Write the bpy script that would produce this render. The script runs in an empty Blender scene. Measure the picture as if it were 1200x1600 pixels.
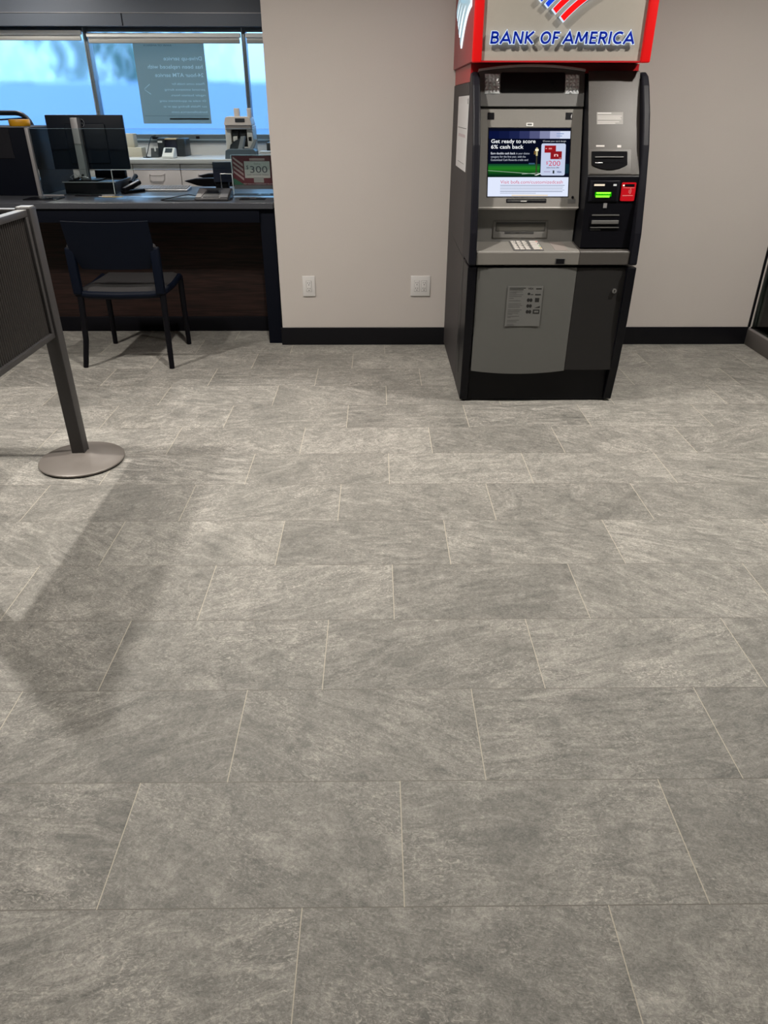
import bpy, bmesh, math, random
from mathutils import Vector, Matrix
random.seed(7)
SC = bpy.context.scene
COL = SC.collection

# ------------------------------------------------------------------ camera, world, lights, exposure
FPX, PITCH, YAW, ROLL, EYE_Z = 1115.6, .5164, .0103, .0012, 1.3836
_f = Vector((math.sin(YAW)*math.cos(PITCH), math.cos(YAW)*math.cos(PITCH), -math.sin(PITCH)))
_r = Vector((math.cos(YAW), -math.sin(YAW), 0)); _u = _r.cross(_f)
CR = math.cos(ROLL)*_r + math.sin(ROLL)*_u
CU = -math.sin(ROLL)*_r + math.cos(ROLL)*_u
EYE = Vector((0, 0, EYE_Z))
cam = bpy.data.cameras.new('camera'); camo = bpy.data.objects.new('camera', cam); COL.objects.link(camo)
m = Matrix((CR, CU, -_f)).transposed().to_4x4(); m.translation = EYE
camo.matrix_world = m
cam.sensor_fit = 'VERTICAL'; cam.sensor_height = 24; cam.lens = FPX/1600*24
cam.clip_start = .02; cam.clip_end = 200
SC.camera = camo
SC.view_settings.view_transform = 'Standard'; SC.view_settings.look = 'None'
SC.view_settings.gamma = 1; SC.view_settings.use_curve_mapping = False
SC.view_settings.exposure = 0.0

W = bpy.data.worlds.new('world'); SC.world = W; W.use_nodes = True
nt = W.node_tree; bg = nt.nodes['Background']
tc = nt.nodes.new('ShaderNodeTexCoord'); sp = nt.nodes.new('ShaderNodeSeparateXYZ')
rp = nt.nodes.new('ShaderNodeValToRGB'); rp.color_ramp.elements[0].position = .45; rp.color_ramp.elements[0].color = (.35, .45, .6, 1)
rp.color_ramp.elements[1].position = .56; rp.color_ramp.elements[1].color = (.95, .98, 1, 1)
mp = nt.nodes.new('ShaderNodeMath'); mp.operation = 'MULTIPLY_ADD'; mp.inputs[1].default_value = .5; mp.inputs[2].default_value = .5
nt.links.new(tc.outputs['Generated'], sp.inputs[0]); nt.links.new(sp.outputs['Z'], mp.inputs[0])
nt.links.new(mp.outputs[0], rp.inputs[0]); nt.links.new(rp.outputs[0], bg.inputs[0])
bg.inputs[1].default_value = 3.4

DOWNLIGHT_W = 34.0
DOWNLIGHT_COL = (1.0, .945, .865)
TELLER_W = 20.0
CEIL = 2.75

def add_light(name, kind, loc, energy, color, size=.1, rot=(0, 0, 0), size_y=None, spread=None):
    l = bpy.data.lights.new(name, kind); l.energy = energy; l.color = color
    if kind == 'AREA':
        l.shape = 'RECTANGLE' if size_y else 'DISK'; l.size = size
        if size_y: l.size_y = size_y
        if spread: l.spread = spread
    o = bpy.data.objects.new(name, l); o.location = loc; o.rotation_euler = rot; COL.objects.link(o); return o

# ------------------------------------------------------------------ measuring helpers (photo pixel -> point on a real plane)
def ray(x, y): return (x-600)/FPX*CR - (y-800)/FPX*CU + _f
def at(x, y, Y):
    d = ray(x, y); return EYE + d*(Y/d.y)
def ground(x, y, z=0.0):
    d = ray(x, y); return EYE + d*((z-EYE_Z)/d.z)
def atx(x, y, X):
    d = ray(x, y); return EYE + d*(X/d.x)

class Plane:
    """u along +X, v upward along the surface, n outward to the viewer"""
    def __init__(s, O, v, u=(1, 0, 0)):
        s.O = Vector(O); s.u = Vector(u).normalized(); s.v = Vector(v).normalized(); s.n = s.u.cross(s.v).normalized()
    def px(s, x, y):
        d = ray(x, y); t = (s.O-EYE).dot(s.n)/d.dot(s.n); p = EYE+d*t-s.O
        return p.dot(s.u), p.dot(s.v)
    def P(s, u, v, off=0): return s.O+s.u*u+s.v*v+s.n*off
    def mat(s, u, v, off=0):
        M = Matrix((s.u, s.v, s.n)).transposed().to_4x4(); M.translation = s.P(u, v, off); return M

# ------------------------------------------------------------------ materials
MATS = {}
def mat(name, col, rough=.5, metal=0, emit=None, estr=0, noise=0, nscale=40, bump=0, bscale=200, trans=0, spec=.5, coat=0, alpha=1):
    if name in MATS: return MATS[name]
    M = bpy.data.materials.new(name); M.use_nodes = True; MATS[name] = M
    n = M.node_tree; b = n.nodes['Principled BSDF']
    b.inputs['Base Color'].default_value = (*col, 1); b.inputs['Roughness'].default_value = rough
    b.inputs['Metallic'].default_value = metal; b.inputs['Specular IOR Level'].default_value = spec
    b.inputs['Coat Weight'].default_value = coat; b.inputs['Transmission Weight'].default_value = trans
    if emit: b.inputs['Emission Color'].default_value = (*emit, 1); b.inputs['Emission Strength'].default_value = estr
    g = n.nodes.new('ShaderNodeTexCoord')
    if noise or not (emit or trans):
        t = n.nodes.new('ShaderNodeTexNoise'); t.inputs['Scale'].default_value = nscale; t.inputs['Detail'].default_value = 4
        n.links.new(g.outputs['Object'], t.inputs[0])
        mx = n.nodes.new('ShaderNodeMix'); mx.data_type = 'RGBA'
        a = max(noise, .03)
        mx.inputs['A'].default_value = (*[c*(1-a) for c in col], 1); mx.inputs['B'].default_value = (*[min(1, c*(1+a)) for c in col], 1)
        n.links.new(t.outputs['Fac'], mx.inputs['Factor']); n.links.new(mx.outputs['Result'], b.inputs['Base Color'])
    if bump:
        t = n.nodes.new('ShaderNodeTexNoise'); t.inputs['Scale'].default_value = bscale
        n.links.new(g.outputs['Object'], t.inputs[0])
        bp = n.nodes.new('ShaderNodeBump'); bp.inputs['Strength'].default_value = bump; bp.inputs['Distance'].default_value = .002
        n.links.new(t.outputs['Fac'], bp.inputs['Height']); n.links.new(bp.outputs[0], b.inputs['Normal'])
    return M
def emi(name, col, s=1.0):
    if name in MATS: return MATS[name]
    M = bpy.data.materials.new(name); M.use_nodes = True; MATS[name] = M
    n = M.node_tree; n.nodes.remove(n.nodes['Principled BSDF'])
    e = n.nodes.new('ShaderNodeEmission'); e.inputs[0].default_value = (*col, 1); e.inputs[1].default_value = s
    n.links.new(e.outputs[0], n.nodes['Material Output'].inputs[0]); return M
def s2l(r, g, b): return tuple(((c/255)/12.92 if c/255 <= .04045 else ((c/255+.055)/1.055)**2.4) for c in (r, g, b))

WALL = mat('wall_paint', (.57, .525, .495), .75, noise=.03, nscale=3, bump=.25, bscale=350)
BASEB = mat('black_vinyl_base', (.006, .006, .008), .35, spec=.2)
CEILM = mat('ceiling_paint', (.62, .60, .57), .9, bump=.3, bscale=150)
DARKW = mat('dark_header_paint', (.10, .115, .14), .45)
BLK = mat('satin_black', (.004, .004, .006), .45, spec=.12)
BLKG = mat('gloss_black', (.004, .004, .006), .3, spec=.3)
CHAIRB = mat('black_chair_plastic', (.0025, .0045, .011), .5, spec=.1, bump=.2, bscale=500)
NAVY = mat('counter_black_laminate', (.003, .0042, .009), .6, spec=.1)
COUNTERTOP = mat('counter_top_charcoal', (.06, .063, .074), .28, noise=.15, nscale=120)
STEEL = mat('brushed_steel', (.55, .55, .56), .3, metal=1, noise=.05, nscale=200)
ALU = mat('silver_aluminium', (.42, .41, .42), .42, metal=.6)
CHROME = mat('chrome', (.8, .8, .8), .1, metal=1)
WHITEL = mat('white_laminate', (.62, .60, .60), .4)
WHITEP = mat('white_plastic', (.72, .71, .70), .4)
ATM_BODY = mat('atm_side_charcoal', (.050, .045, .046), .55, spec=.2, bump=.4, bscale=500)
ATM_FIN = mat('atm_fin_charcoal', (.009, .009, .013), .45, spec=.14)
ATM_LIGHT = mat('atm_light_grey', (.185, .175, .16), .5, noise=.04, nscale=90, bump=.3, bscale=600)
ATM_MID = mat('atm_mid_grey', (.105, .103, .100), .5, bump=.3, bscale=600)
ATM_RIGHT = mat('atm_taupe_grey', (.066, .06, .055), .45, bump=.3, bscale=600)
ATM_DOOR = mat('atm_door_grey', (.115, .115, .109), .6, spec=.25)
ATM_DOORD = mat('atm_door_dark', (.020, .019, .019), .5, spec=.2)
ATM_BLK = mat('atm_black', (.003, .003, .005), .4, spec=.2)
RIM = mat('atm_silver_rim', (.75, .72, .70), .35, metal=.3)
RED = mat('sign_red', (.42, .008, .012), .35)
REDSIDE = mat('sign_side_red', (.36, .035, .045), .4)
REDLIT = mat('sign_trim_lit_red', (.62, .003, .004), .4, emit=(1, .0, .0), estr=.13)
SIGNF = mat('sign_panel_greige', (.35, .325, .285), .5, bump=.2, bscale=500)

def bronze():
    return mat('barrier_bronze_grey', (.060, .057, .058), .45, metal=.3, noise=.03, nscale=60, bump=.15, bscale=600)
BRONZE = bronze()

def glass_mat(name, tint, rough=.0, clear=.9):
    M = bpy.data.materials.new(name); M.use_nodes = True; MATS[name] = M
    n = M.node_tree; n.nodes.remove(n.nodes['Principled BSDF'])
    t = n.nodes.new('ShaderNodeBsdfTransparent'); t.inputs[0].default_value = (*tint, 1)
    g = n.nodes.new('ShaderNodeBsdfGlossy'); g.inputs['Roughness'].default_value = max(rough, .03)
    fr = n.nodes.new('ShaderNodeFresnel'); fr.inputs[0].default_value = 1.35
    mx = n.nodes.new('ShaderNodeMixShader')
    n.links.new(fr.outputs[0], mx.inputs[0]); n.links.new(t.outputs[0], mx.inputs[1]); n.links.new(g.outputs[0], mx.inputs[2])
    n.links.new(mx.outputs[0], n.nodes['Material Output'].inputs[0]); return M
CLEAR = glass_mat('clear_shield_glass', (.90, .95, .95))
CLEAR2 = glass_mat('clear_acrylic', (.93, .95, .95))
GREENG = glass_mat('partition_glass', (.62, .74, .70))

# ------------------------------------------------------------------ mesh builder
class MB:
    def __init__(s): s.v = []; s.f = []; s.mi = []; s.sm = []; s.mats = []
    def slot(s, m):
        if m not in s.mats: s.mats.append(m)
        return s.mats.index(m)
    def add(s, vs, fs, m, smooth=False):
        k = len(s.v); s.v += [Vector(p) for p in vs]; i = s.slot(m)
        for f in fs: s.f.append([k+j for j in f]); s.mi.append(i); s.sm.append(smooth)
        return s
    def box(s, x0, x1, y0, y1, z0, z1, m, bev=0):
        if bev: return s._bm(bev, m, (x0, x1, y0, y1, z0, z1))
        vs = [(x, y, z) for z in (z0, z1) for y in (y0, y1) for x in (x0, x1)]
        return s.add(vs, [(0, 2, 3, 1), (4, 5, 7, 6), (0, 1, 5, 4), (2, 6, 7, 3), (0, 4, 6, 2), (1, 3, 7, 5)], m)
    def _bm(s, bev, m, b, M=None, seg=3):
        bm = bmesh.new(); bmesh.ops.create_cube(bm, size=1)
        for v in bm.verts:
            v.co = Vector((b[0]+(v.co.x+.5)*(b[1]-b[0]), b[2]+(v.co.y+.5)*(b[3]-b[2]), b[4]+(v.co.z+.5)*(b[5]-b[4])))
        bev = min(bev, .48*min(b[1]-b[0], b[3]-b[2], b[5]-b[4]))
        bmesh.ops.bevel(bm, geom=list(bm.edges), offset=bev, segments=seg, profile=.5, affect='EDGES')
        return s.bm(bm, m, M, True)
    def bm(s, bm, m, M=None, smooth=True):
        bm.verts.ensure_lookup_table(); bmesh.ops.recalc_face_normals(bm, faces=bm.faces)
        vs = [(M @ v.co if M else v.co.copy()) for v in bm.verts]; fs = [[v.index for v in f.verts] for f in bm.faces]
        s.add(vs, fs, m, smooth); bm.free(); return s
    def slab(s, pl, u0, u1, v0, v1, o0, o1, m, bev=0):
        """box standing on a plane, from offset o0 to o1 along its normal"""
        M = pl.mat(0, 0, 0)
        if bev: return s._bm(bev, m, (u0, u1, v0, v1, o0, o1), M)
        vs = [pl.P(u, v, o) for o in (o0, o1) for v in (v0, v1) for u in (u0, u1)]
        return s.add(vs, [(0, 2, 3, 1), (4, 5, 7, 6), (0, 1, 5, 4), (2, 6, 7, 3), (0, 4, 6, 2), (1, 3, 7, 5)], m)
    def rect(s, pl, a, b, o0, o1, m, bev=0):
        """a = top-left pixel, b = bottom-right pixel measured on the photograph"""
        u0, v1 = pl.px(*a); u1, v0 = pl.px(*b)
        return s.slab(pl, u0, u1, v0, v1, o0, o1, m, bev)
    def poly(s, pl, pts, o0, o1, m, smooth=False):
        n = len(pts)
        ar = sum(pts[i][0]*pts[(i+1) % n][1]-pts[(i+1) % n][0]*pts[i][1] for i in range(n))
        if ar < 0: pts = pts[::-1]
        vs = [pl.P(u, v, o0) for u, v in pts]+[pl.P(u, v, o1) for u, v in pts]
        fs = [list(range(n))[::-1], list(range(n, 2*n))]+[(i, (i+1) % n, n+(i+1) % n, n+i) for i in range(n)]
        return s.add(vs, fs, m, smooth)
    def prism_x(s, pts, x0, x1, m):   # pts (y,z)
        return s.poly(Plane((0, 0, 0), (0, 0, 1), (0, 1, 0)), pts, x0, x1, m)
    def tube(s, path, r, m, seg=10, closed=False, caps=True):
        P = [Vector(p) for p in path]; n = len(P); rs = r if isinstance(r, (list, tuple)) else [r]*n
        T = []
        for i in range(n):
            a = P[(i-1) % n] if closed or i > 0 else P[i]; b = P[(i+1) % n] if closed or i < n-1 else P[i]
            T.append((b-a).normalized())
        N = T[0].orthogonal().normalized(); vs = []
        for i in range(n):
            N = (N-T[i]*N.dot(T[i])).normalized(); B = T[i].cross(N)
            for k in range(seg):
                a = 2*math.pi*k/seg; vs.append(P[i]+(N*math.cos(a)+B*math.sin(a))*rs[i])
        fs = []
        for i in range(n if closed else n-1):
            j = (i+1) % n
            for k in range(seg): fs.append((i*seg+k, i*seg+(k+1) % seg, j*seg+(k+1) % seg, j*seg+k))
        if caps and not closed: fs += [list(range(seg))[::-1], [(n-1)*seg+k for k in range(seg)]]
        return s.add(vs, fs, m, True)
    def bar(s, a, b, w, d, m, bev=.002, up=(0, 0, 1)):
        """rectangular bar from a to b"""
        a = Vector(a); b = Vector(b); t = (b-a); L = t.length; t.normalize()
        x = Vector(up).cross(t)
        if x.length < 1e-4: x = Vector((1, 0, 0))
        x.normalize(); y = t.cross(x)
        M = Matrix((x, y, t)).transposed().to_4x4(); M.translation = a
        return s._bm(bev, m, (-w/2, w/2, -d/2, d/2, 0, L), M, 2)
    def lathe(s, prof, c, m, seg=48):
        vs = []; fs = []; n = len(prof)
        for k in range(seg):
            a = 2*math.pi*k/seg
            for r, z in prof: vs.append((c[0]+r*math.cos(a), c[1]+r*math.sin(a), c[2]+z))
        for k in range(seg):
            j = (k+1) % seg
            for i in range(n-1): fs.append((k*n+i, j*n+i, j*n+i+1, k*n+i+1))
        fs.append([k*n+n-1 for k in range(seg)]); fs.append([k*n for k in range(seg)][::-1])
        return s.add(vs, fs, m, True)
    def text(s, body, m, M, h=None, width=None, bold=0, extrude=.0005, shear=0, mirror=False, align='LEFT', spacing=1.0, back=False):
        """lettering; h = cap height; width stretches the line to that length"""
        cu = bpy.data.curves.new('t', 'FONT'); cu.body = body; cu.size = 1; cu.offset = bold; cu.extrude = 0
        cu.shear = shear; cu.space_character = spacing; cu.resolution_u = 3; cu.space_line = 1.1
        o = bpy.data.objects.new('t', cu); COL.objects.link(o)
        dg = bpy.context.evaluated_depsgraph_get(); me = bpy.data.meshes.new_from_object(o.evaluated_get(dg))
        co = [v.co.copy() for v in me.vertices]; fs = [list(p.vertices) for p in me.polygons]
        bpy.data.objects.remove(o); bpy.data.curves.remove(cu)
        if not co: return s
        x0 = min(c.x for c in co); x1 = max(c.x for c in co)
        sy = (h or 1)/.70; sx = width/(x1-x0) if width else sy
        tot = (x1-x0)*sx; sh = {'LEFT': 0, 'CENTER': -tot/2, 'RIGHT': -tot}[align]
        L = [Vector(((c.x-x0)*sx+sh, c.y*sy, 0)) for c in co]
        if mirror:
            for c in L: c.x = -c.x
            fs = [f[::-1] for f in fs]
        if extrude < .0008:
            s.add([M @ (c+Vector((0, 0, extrude))) for c in L], fs, m)
        else:
            bm = bmesh.new(); vv = [bm.verts.new(c) for c in L]
            for f in fs:
                try: bm.faces.new([vv[i] for i in f])
                except ValueError: pass
            r = bmesh.ops.extrude_face_region(bm, geom=list(bm.faces))
            for g in r['geom']:
                if isinstance(g, bmesh.types.BMVert): g.co.z += extrude
            bm.verts.index_update(); s.bm(bm, m, M, False)
        bpy.data.meshes.remove(me); return s
    def build(s, name, parent=None, kind=None, label=None, bevel=0):
        me = bpy.data.meshes.new(name)
        off = Vector((0, 0, 0)); p = parent
        while p: off += p.location; p = p.parent
        me.from_pydata([tuple(v-off) for v in s.v], [], s.f)
        for mm in s.mats: me.materials.append(mm)
        for p_, i, sm in zip(me.polygons, s.mi, s.sm): p_.material_index = i; p_.use_smooth = sm
        me.validate(); me.update()
        o = bpy.data.objects.new(name, me); COL.objects.link(o); o.parent = parent
        if kind: o['kind'] = kind
        if label: o['label'] = label
        if bevel:
            b = o.modifiers.new('b', 'BEVEL'); b.width = bevel; b.segments = 2; b.limit_method = 'ANGLE'
        if any(s.sm) and hasattr(me, 'set_sharp_from_angle'): me.set_sharp_from_angle(angle=math.radians(40))
        return o

def thing(name, label, cat, loc=(0, 0, 0), group=None):
    o = bpy.data.objects.new(name, None); o.empty_display_size = .1; COL.objects.link(o); o.location = loc
    o['label'] = label; o['category'] = cat
    if group: o['group'] = group
    return o
def tag(o, label, cat, group=None):
    o['label'] = label; o['category'] = cat
    if group: o['group'] = group
    return o
def struct(name, mb, parent=None): return mb.build(name, parent, kind=None if parent else 'structure')
def rounded(w, h, r, n=5, cx=0, cy=0):
    P = []
    for k, (sx, sy) in enumerate(((1, 1), (-1, 1), (-1, -1), (1, -1))):
        for i in range(n+1):
            a = math.pi/2*(k+i/n); P.append((cx+sx*(w/2-r)+r*math.cos(a), cy+sy*(h/2-r)+r*math.sin(a)))
    return P

# ------------------------------------------------------------------ floor material and room shell
TW, TD, TX0, TY0 = .61, .305, -.153, .8462
def floor_material():
    M = bpy.data.materials.new('slate_look_tile'); M.use_nodes = True; n = M.node_tree; L = n.links; b = n.nodes['Principled BSDF']
    def N(t, **k):
        o = n.nodes.new('ShaderNode'+t)
        for a, v in k.items(): setattr(o, a, v)
        return o
    def math_(op, a, bb=None, c=None):
        o = N('Math', operation=op)
        for i, v in enumerate((a, bb, c)):
            if v is None: continue
            if isinstance(v, (int, float)): o.inputs[i].default_value = v
            else: L.new(v, o.inputs[i])
        return o.outputs[0]
    g = N('NewGeometry'); s = N('SeparateXYZ'); L.new(g.outputs['Position'], s.inputs[0])
    vy = math_('DIVIDE', math_('SUBTRACT', s.outputs['Y'], TY0), TD)
    rowf = math_('FLOOR', vy); row = math_('ADD', rowf, 1)
    ux = math_('SUBTRACT', math_('DIVIDE', math_('SUBTRACT', s.outputs['X'], TX0), TW), math_('DIVIDE', row, 3))
    colf = math_('FLOOR', ux)
    fu = math_('SUBTRACT', ux, colf); fv = math_('SUBTRACT', vy, rowf)
    du = math_('MULTIPLY', math_('MINIMUM', fu, math_('SUBTRACT', 1, fu)), TW)
    dv = math_('MULTIPLY', math_('MINIMUM', fv, math_('SUBTRACT', 1, fv)), TD)
    # end joints read lighter, long joints are tight and darker
    gu = math_('LESS_THAN', du, .0011); gv = math_('LESS_THAN', dv, .0011)
    cmb = N('CombineXYZ'); L.new(colf, cmb.inputs[0]); L.new(row, cmb.inputs[1])
    wn = N('TexWhiteNoise', noise_dimensions='3D'); L.new(cmb.outputs[0], wn.inputs['Vector'])
    wc = N('SeparateColor'); L.new(wn.outputs['Color'], wc.inputs[0])
    # each tile turns and shifts its own slate pattern
    sc = N('VectorMath', operation='SCALE'); L.new(wn.outputs['Color'], sc.inputs[0]); sc.inputs['Scale'].default_value = 37
    ad = N('VectorMath', operation='ADD'); L.new(g.outputs['Position'], ad.inputs[0]); L.new(sc.outputs[0], ad.inputs[1])
    rot = N('VectorRotate', rotation_type='Z_AXIS'); L.new(g.outputs['Position'], rot.inputs['Vector'])
    L.new(math_('MULTIPLY_ADD', wc.outputs[0], 1.15, -.5), rot.inputs['Angle'])
    ad2 = N('VectorMath', operation='ADD'); L.new(rot.outputs[0], ad2.inputs[0]); L.new(sc.outputs[0], ad2.inputs[1])
    st = N('VectorMath', operation='MULTIPLY'); L.new(ad2.outputs[0], st.inputs[0]); st.inputs[1].default_value = (1, 3.6, 1)
    n1 = N('TexNoise'); L.new(st.outputs[0], n1.inputs[0]); n1.inputs['Scale'].default_value = 6; n1.inputs['Detail'].default_value = 12; n1.inputs['Roughness'].default_value = .74; n1.inputs['Distortion'].default_value = 1.3
    n2 = N('TexNoise'); L.new(ad.outputs[0], n2.inputs[0]); n2.inputs['Scale'].default_value = 95; n2.inputs['Detail'].default_value = 6; n2.inputs['Roughness'].default_value = .75; n2.inputs['Distortion'].default_value = 1.5
    n3 = N('TexNoise'); L.new(ad.outputs[0], n3.inputs[0]); n3.inputs['Scale'].default_value = 3.2; n3.inputs['Detail'].default_value = 3; n3.inputs['Distortion'].default_value = .8
    nm = N('TexNoise'); L.new(ad.outputs[0], nm.inputs[0]); nm.inputs['Scale'].default_value = 9; nm.inputs['Detail'].default_value = 12; nm.inputs['Roughness'].default_value = .74; nm.inputs['Distortion'].default_value = 1.6
    mixn = N('Mix', data_type='FLOAT'); L.new(math_('MULTIPLY_ADD', wc.outputs[2], .70, 0), mixn.inputs['Factor']); L.new(n1.outputs['Fac'], mixn.inputs['A']); L.new(nm.outputs['Fac'], mixn.inputs['B'])
    r1 = N('ValToRGB'); L.new(mixn.outputs['Result'], r1.inputs[0])
    e = r1.color_ramp.elements; e[0].position = .34; e[0].color = (.130, .128, .117, 1); e[1].position = .67; e[1].color = (.43, .41, .375, 1)
    x = e.new(.52); x.color = (.255, .245, .222, 1)
    # light flecks
    st2 = N('VectorMath', operation='MULTIPLY'); L.new(ad2.outputs[0], st2.inputs[0]); st2.inputs[1].default_value = (1, 2.0, 1)
    n4 = N('TexNoise'); L.new(st2.outputs[0], n4.inputs[0]); n4.inputs['Scale'].default_value = 44; n4.inputs['Detail'].default_value = 7; n4.inputs['Roughness'].default_value = .7; n4.inputs['Distortion'].default_value = 2.2
    r4 = N('MapRange'); L.new(n4.outputs['Fac'], r4.inputs[0]); r4.inputs[1].default_value = .50; r4.inputs[2].default_value = .68; r4.inputs[3].default_value = 0; r4.inputs[4].default_value = .85
    r3 = N('MapRange'); L.new(n3.outputs['Fac'], r3.inputs[0]); r3.inputs[1].default_value = .38; r3.inputs[2].default_value = .62
    fl = math_('MULTIPLY', r4.outputs[0], math_('MULTIPLY_ADD', r3.outputs[0], .75, .25))
    m1 = N('Mix', data_type='RGBA'); L.new(fl, m1.inputs['Factor']); L.new(r1.outputs[0], m1.inputs['A']); m1.inputs['B'].default_value = (.56, .52, .47, 1)
    r2 = N('MapRange'); L.new(n2.outputs['Fac'], r2.inputs[0]); r2.inputs[1].default_value = .35; r2.inputs[2].default_value = .65; r2.inputs[3].default_value = .66; r2.inputs[4].default_value = 1.34
    tone = math_('MULTIPLY', r2.outputs[0], math_('MULTIPLY_ADD', wc.outputs[1], .24, .88))
    tone = math_('MULTIPLY', tone, math_('MULTIPLY_ADD', n3.outputs['Fac'], .5, .75))
    m2 = N('VectorMath', operation='SCALE'); L.new(m1.outputs['Result'], m2.inputs[0]); L.new(tone, m2.inputs['Scale'])
    m3 = N('Mix', data_type='RGBA'); L.new(gv, m3.inputs['Factor']); L.new(m2.outputs[0], m3.inputs['A']); m3.inputs['B'].default_value = (.16, .145, .125, 1)
    m4 = N('Mix', data_type='RGBA'); L.new(gu, m4.inputs['Factor']); L.new(m3.outputs['Result'], m4.inputs['A']); m4.inputs['B'].default_value = (.54, .49, .40, 1)
    L.new(m4.outputs['Result'], b.inputs['Base Color'])
    rr = N('MapRange'); L.new(n2.outputs['Fac'], rr.inputs[0]); rr.inputs[3].default_value = .36; rr.inputs[4].default_value = .58
    L.new(rr.outputs[0], b.inputs['Roughness'])
    hh = math_('ADD', math_('MULTIPLY', n1.outputs['Fac'], 1.0), math_('MULTIPLY', n4.outputs['Fac'], .6))
    hh = math_('SUBTRACT', hh, math_('MULTIPLY', math_('MAXIMUM', gu, gv), .8))
    bp = N('Bump'); bp.inputs['Strength'].default_value = .5; bp.inputs['Distance'].default_value = .004
    L.new(hh, bp.inputs['Height']); L.new(bp.outputs[0], b.inputs['Normal'])
    b.inputs['Specular IOR Level'].default_value = .5
    return M
FLOOR = floor_material()
YW, YWIN, XR = 4.71, 7.60, 2.473
XL, YB = -5.2, -3.2
struct('floor', MB().box(XL-.2, 6.0, YB, YWIN+.15, -.12, 0, FLOOR))
struct('ceiling', MB().box(XL-.2, 6.0, YB, YW+.2, CEIL, CEIL+.1, CEILM).box(XL-.2, 1.4, YW+.2, YWIN+.15, CEIL, CEIL+.1, CEILM))
struct('wall_back', MB().box(-.622, 2.62, YW, YW+.18, 0, CEIL, WALL))
struct('wall_left', MB().box(XL-.2, XL, YB, YWIN+.15, 0, CEIL, WALL))
struct('wall_rear', MB().box(XL-.2, 6.0, YB-.15, YB, 0, CEIL, WALL))
struct('wall_right', MB().box(6.0, 6.15, YB, YW+.2, 0, CEIL, WALL))
struct('wall_teller_side', MB().box(1.3, 1.45, YW+.18, YWIN+.15, 0, CEIL, WALL))
struct('wall_window', MB().box(XL, 1.3, YWIN, YWIN+.15, 0, 1.085, WHITEL)
       .box(XL, 1.3, YWIN, YWIN+.15, 1.985, CEIL, DARKW))
struct('trim_1', MB().box(XL, 1.3, YWIN-.10, YWIN+.0, 1.99, 2.083, DARKW).box(XL, 1.3, YWIN-.103, YWIN-.0, 2.083, 2.088, ALU)
       .box(-2.20, -2.194, YWIN-.104, YWIN-.1, 1.99, 2.083, BLK))       # shade pocket fascia
struct('baseboard_back', MB().box(-.632, XR-.005, YW-.012, YW, 0, .115, BASEB, .003))
# the strip of wall and base seen through the partition glass
struct('baseboard_right', MB().box(XR+.012, 2.62, YW-.012, YW, 0, .115, BASEB, .003))

# glazed partition on its curb
CURB = mat('curb_grey', (.20, .185, .18), .5)
t = MB().box(2.462, 2.55, YB, YW, 0, .105, CURB, .004)
struct('trim_2', t)
w = MB().box(2.462, 2.474, YW-.0125, YW-.0005, .116, CEIL, BLK); struct('trim_3', w)
wn = bpy.data.objects.new('window_4', None); COL.objects.link(wn); wn['kind'] = 'structure'; wn.location = (2.5, 1.5, .105)
MB().box(2.490, 2.500, YB, YW-.002, .105, CEIL, GREENG).build('pane', wn)
MB().box(2.57, 2.64, 4.60, YW, .0, CEIL, BLK).build('mullion', wn)
o_dark = MB().box(2.64, 5.9, YW, YW+.15, 0, CEIL, mat('dark_vestibule_wall', (.05, .055, .05), .6)); struct('wall_vestibule', o_dark)

# ------------------------------------------------------------------ windows behind the teller line
FR = mat('window_frame_grey', (.16, .19, .21), .35, metal=.4)
FRS = mat('window_frame_silver', (.5, .6, .65), .3, metal=.7)
def window_glass():
    M = bpy.data.materials.new('blue_film_glass'); M.use_nodes = True; n = M.node_tree; n.nodes.remove(n.nodes['Principled BSDF'])
    r = n.nodes.new('ShaderNodeBsdfRefraction'); r.inputs['Color'].default_value = (.54, .77, 1.0, 1); r.inputs['Roughness'].default_value = .12; r.inputs['IOR'].default_value = 1.35
    t = n.nodes.new('ShaderNodeBsdfTransparent'); t.inputs[0].default_value = (.54, .77, 1.0, 1)
    g = n.nodes.new('ShaderNodeBsdfGlossy'); g.inputs['Roughness'].default_value = .05
    mx = n.nodes.new('ShaderNodeMixShader'); mx.inputs[0].default_value = .8
    m2 = n.nodes.new('ShaderNodeMixShader'); m2.inputs[0].default_value = .05
    n.links.new(t.outputs[0], mx.inputs[1]); n.links.new(r.outputs[0], mx.inputs[2])
    n.links.new(mx.outputs[0], m2.inputs[1]); n.links.new(g.outputs[0], m2.inputs[2])
    n.links.new(m2.outputs[0], n.nodes['Material Output'].inputs[0]); return M
WG = window_glass()
SILL0, HEAD0 = 1.117, 1.985
mull = [-3.963, -2.567, -1.172, .223]
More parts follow.
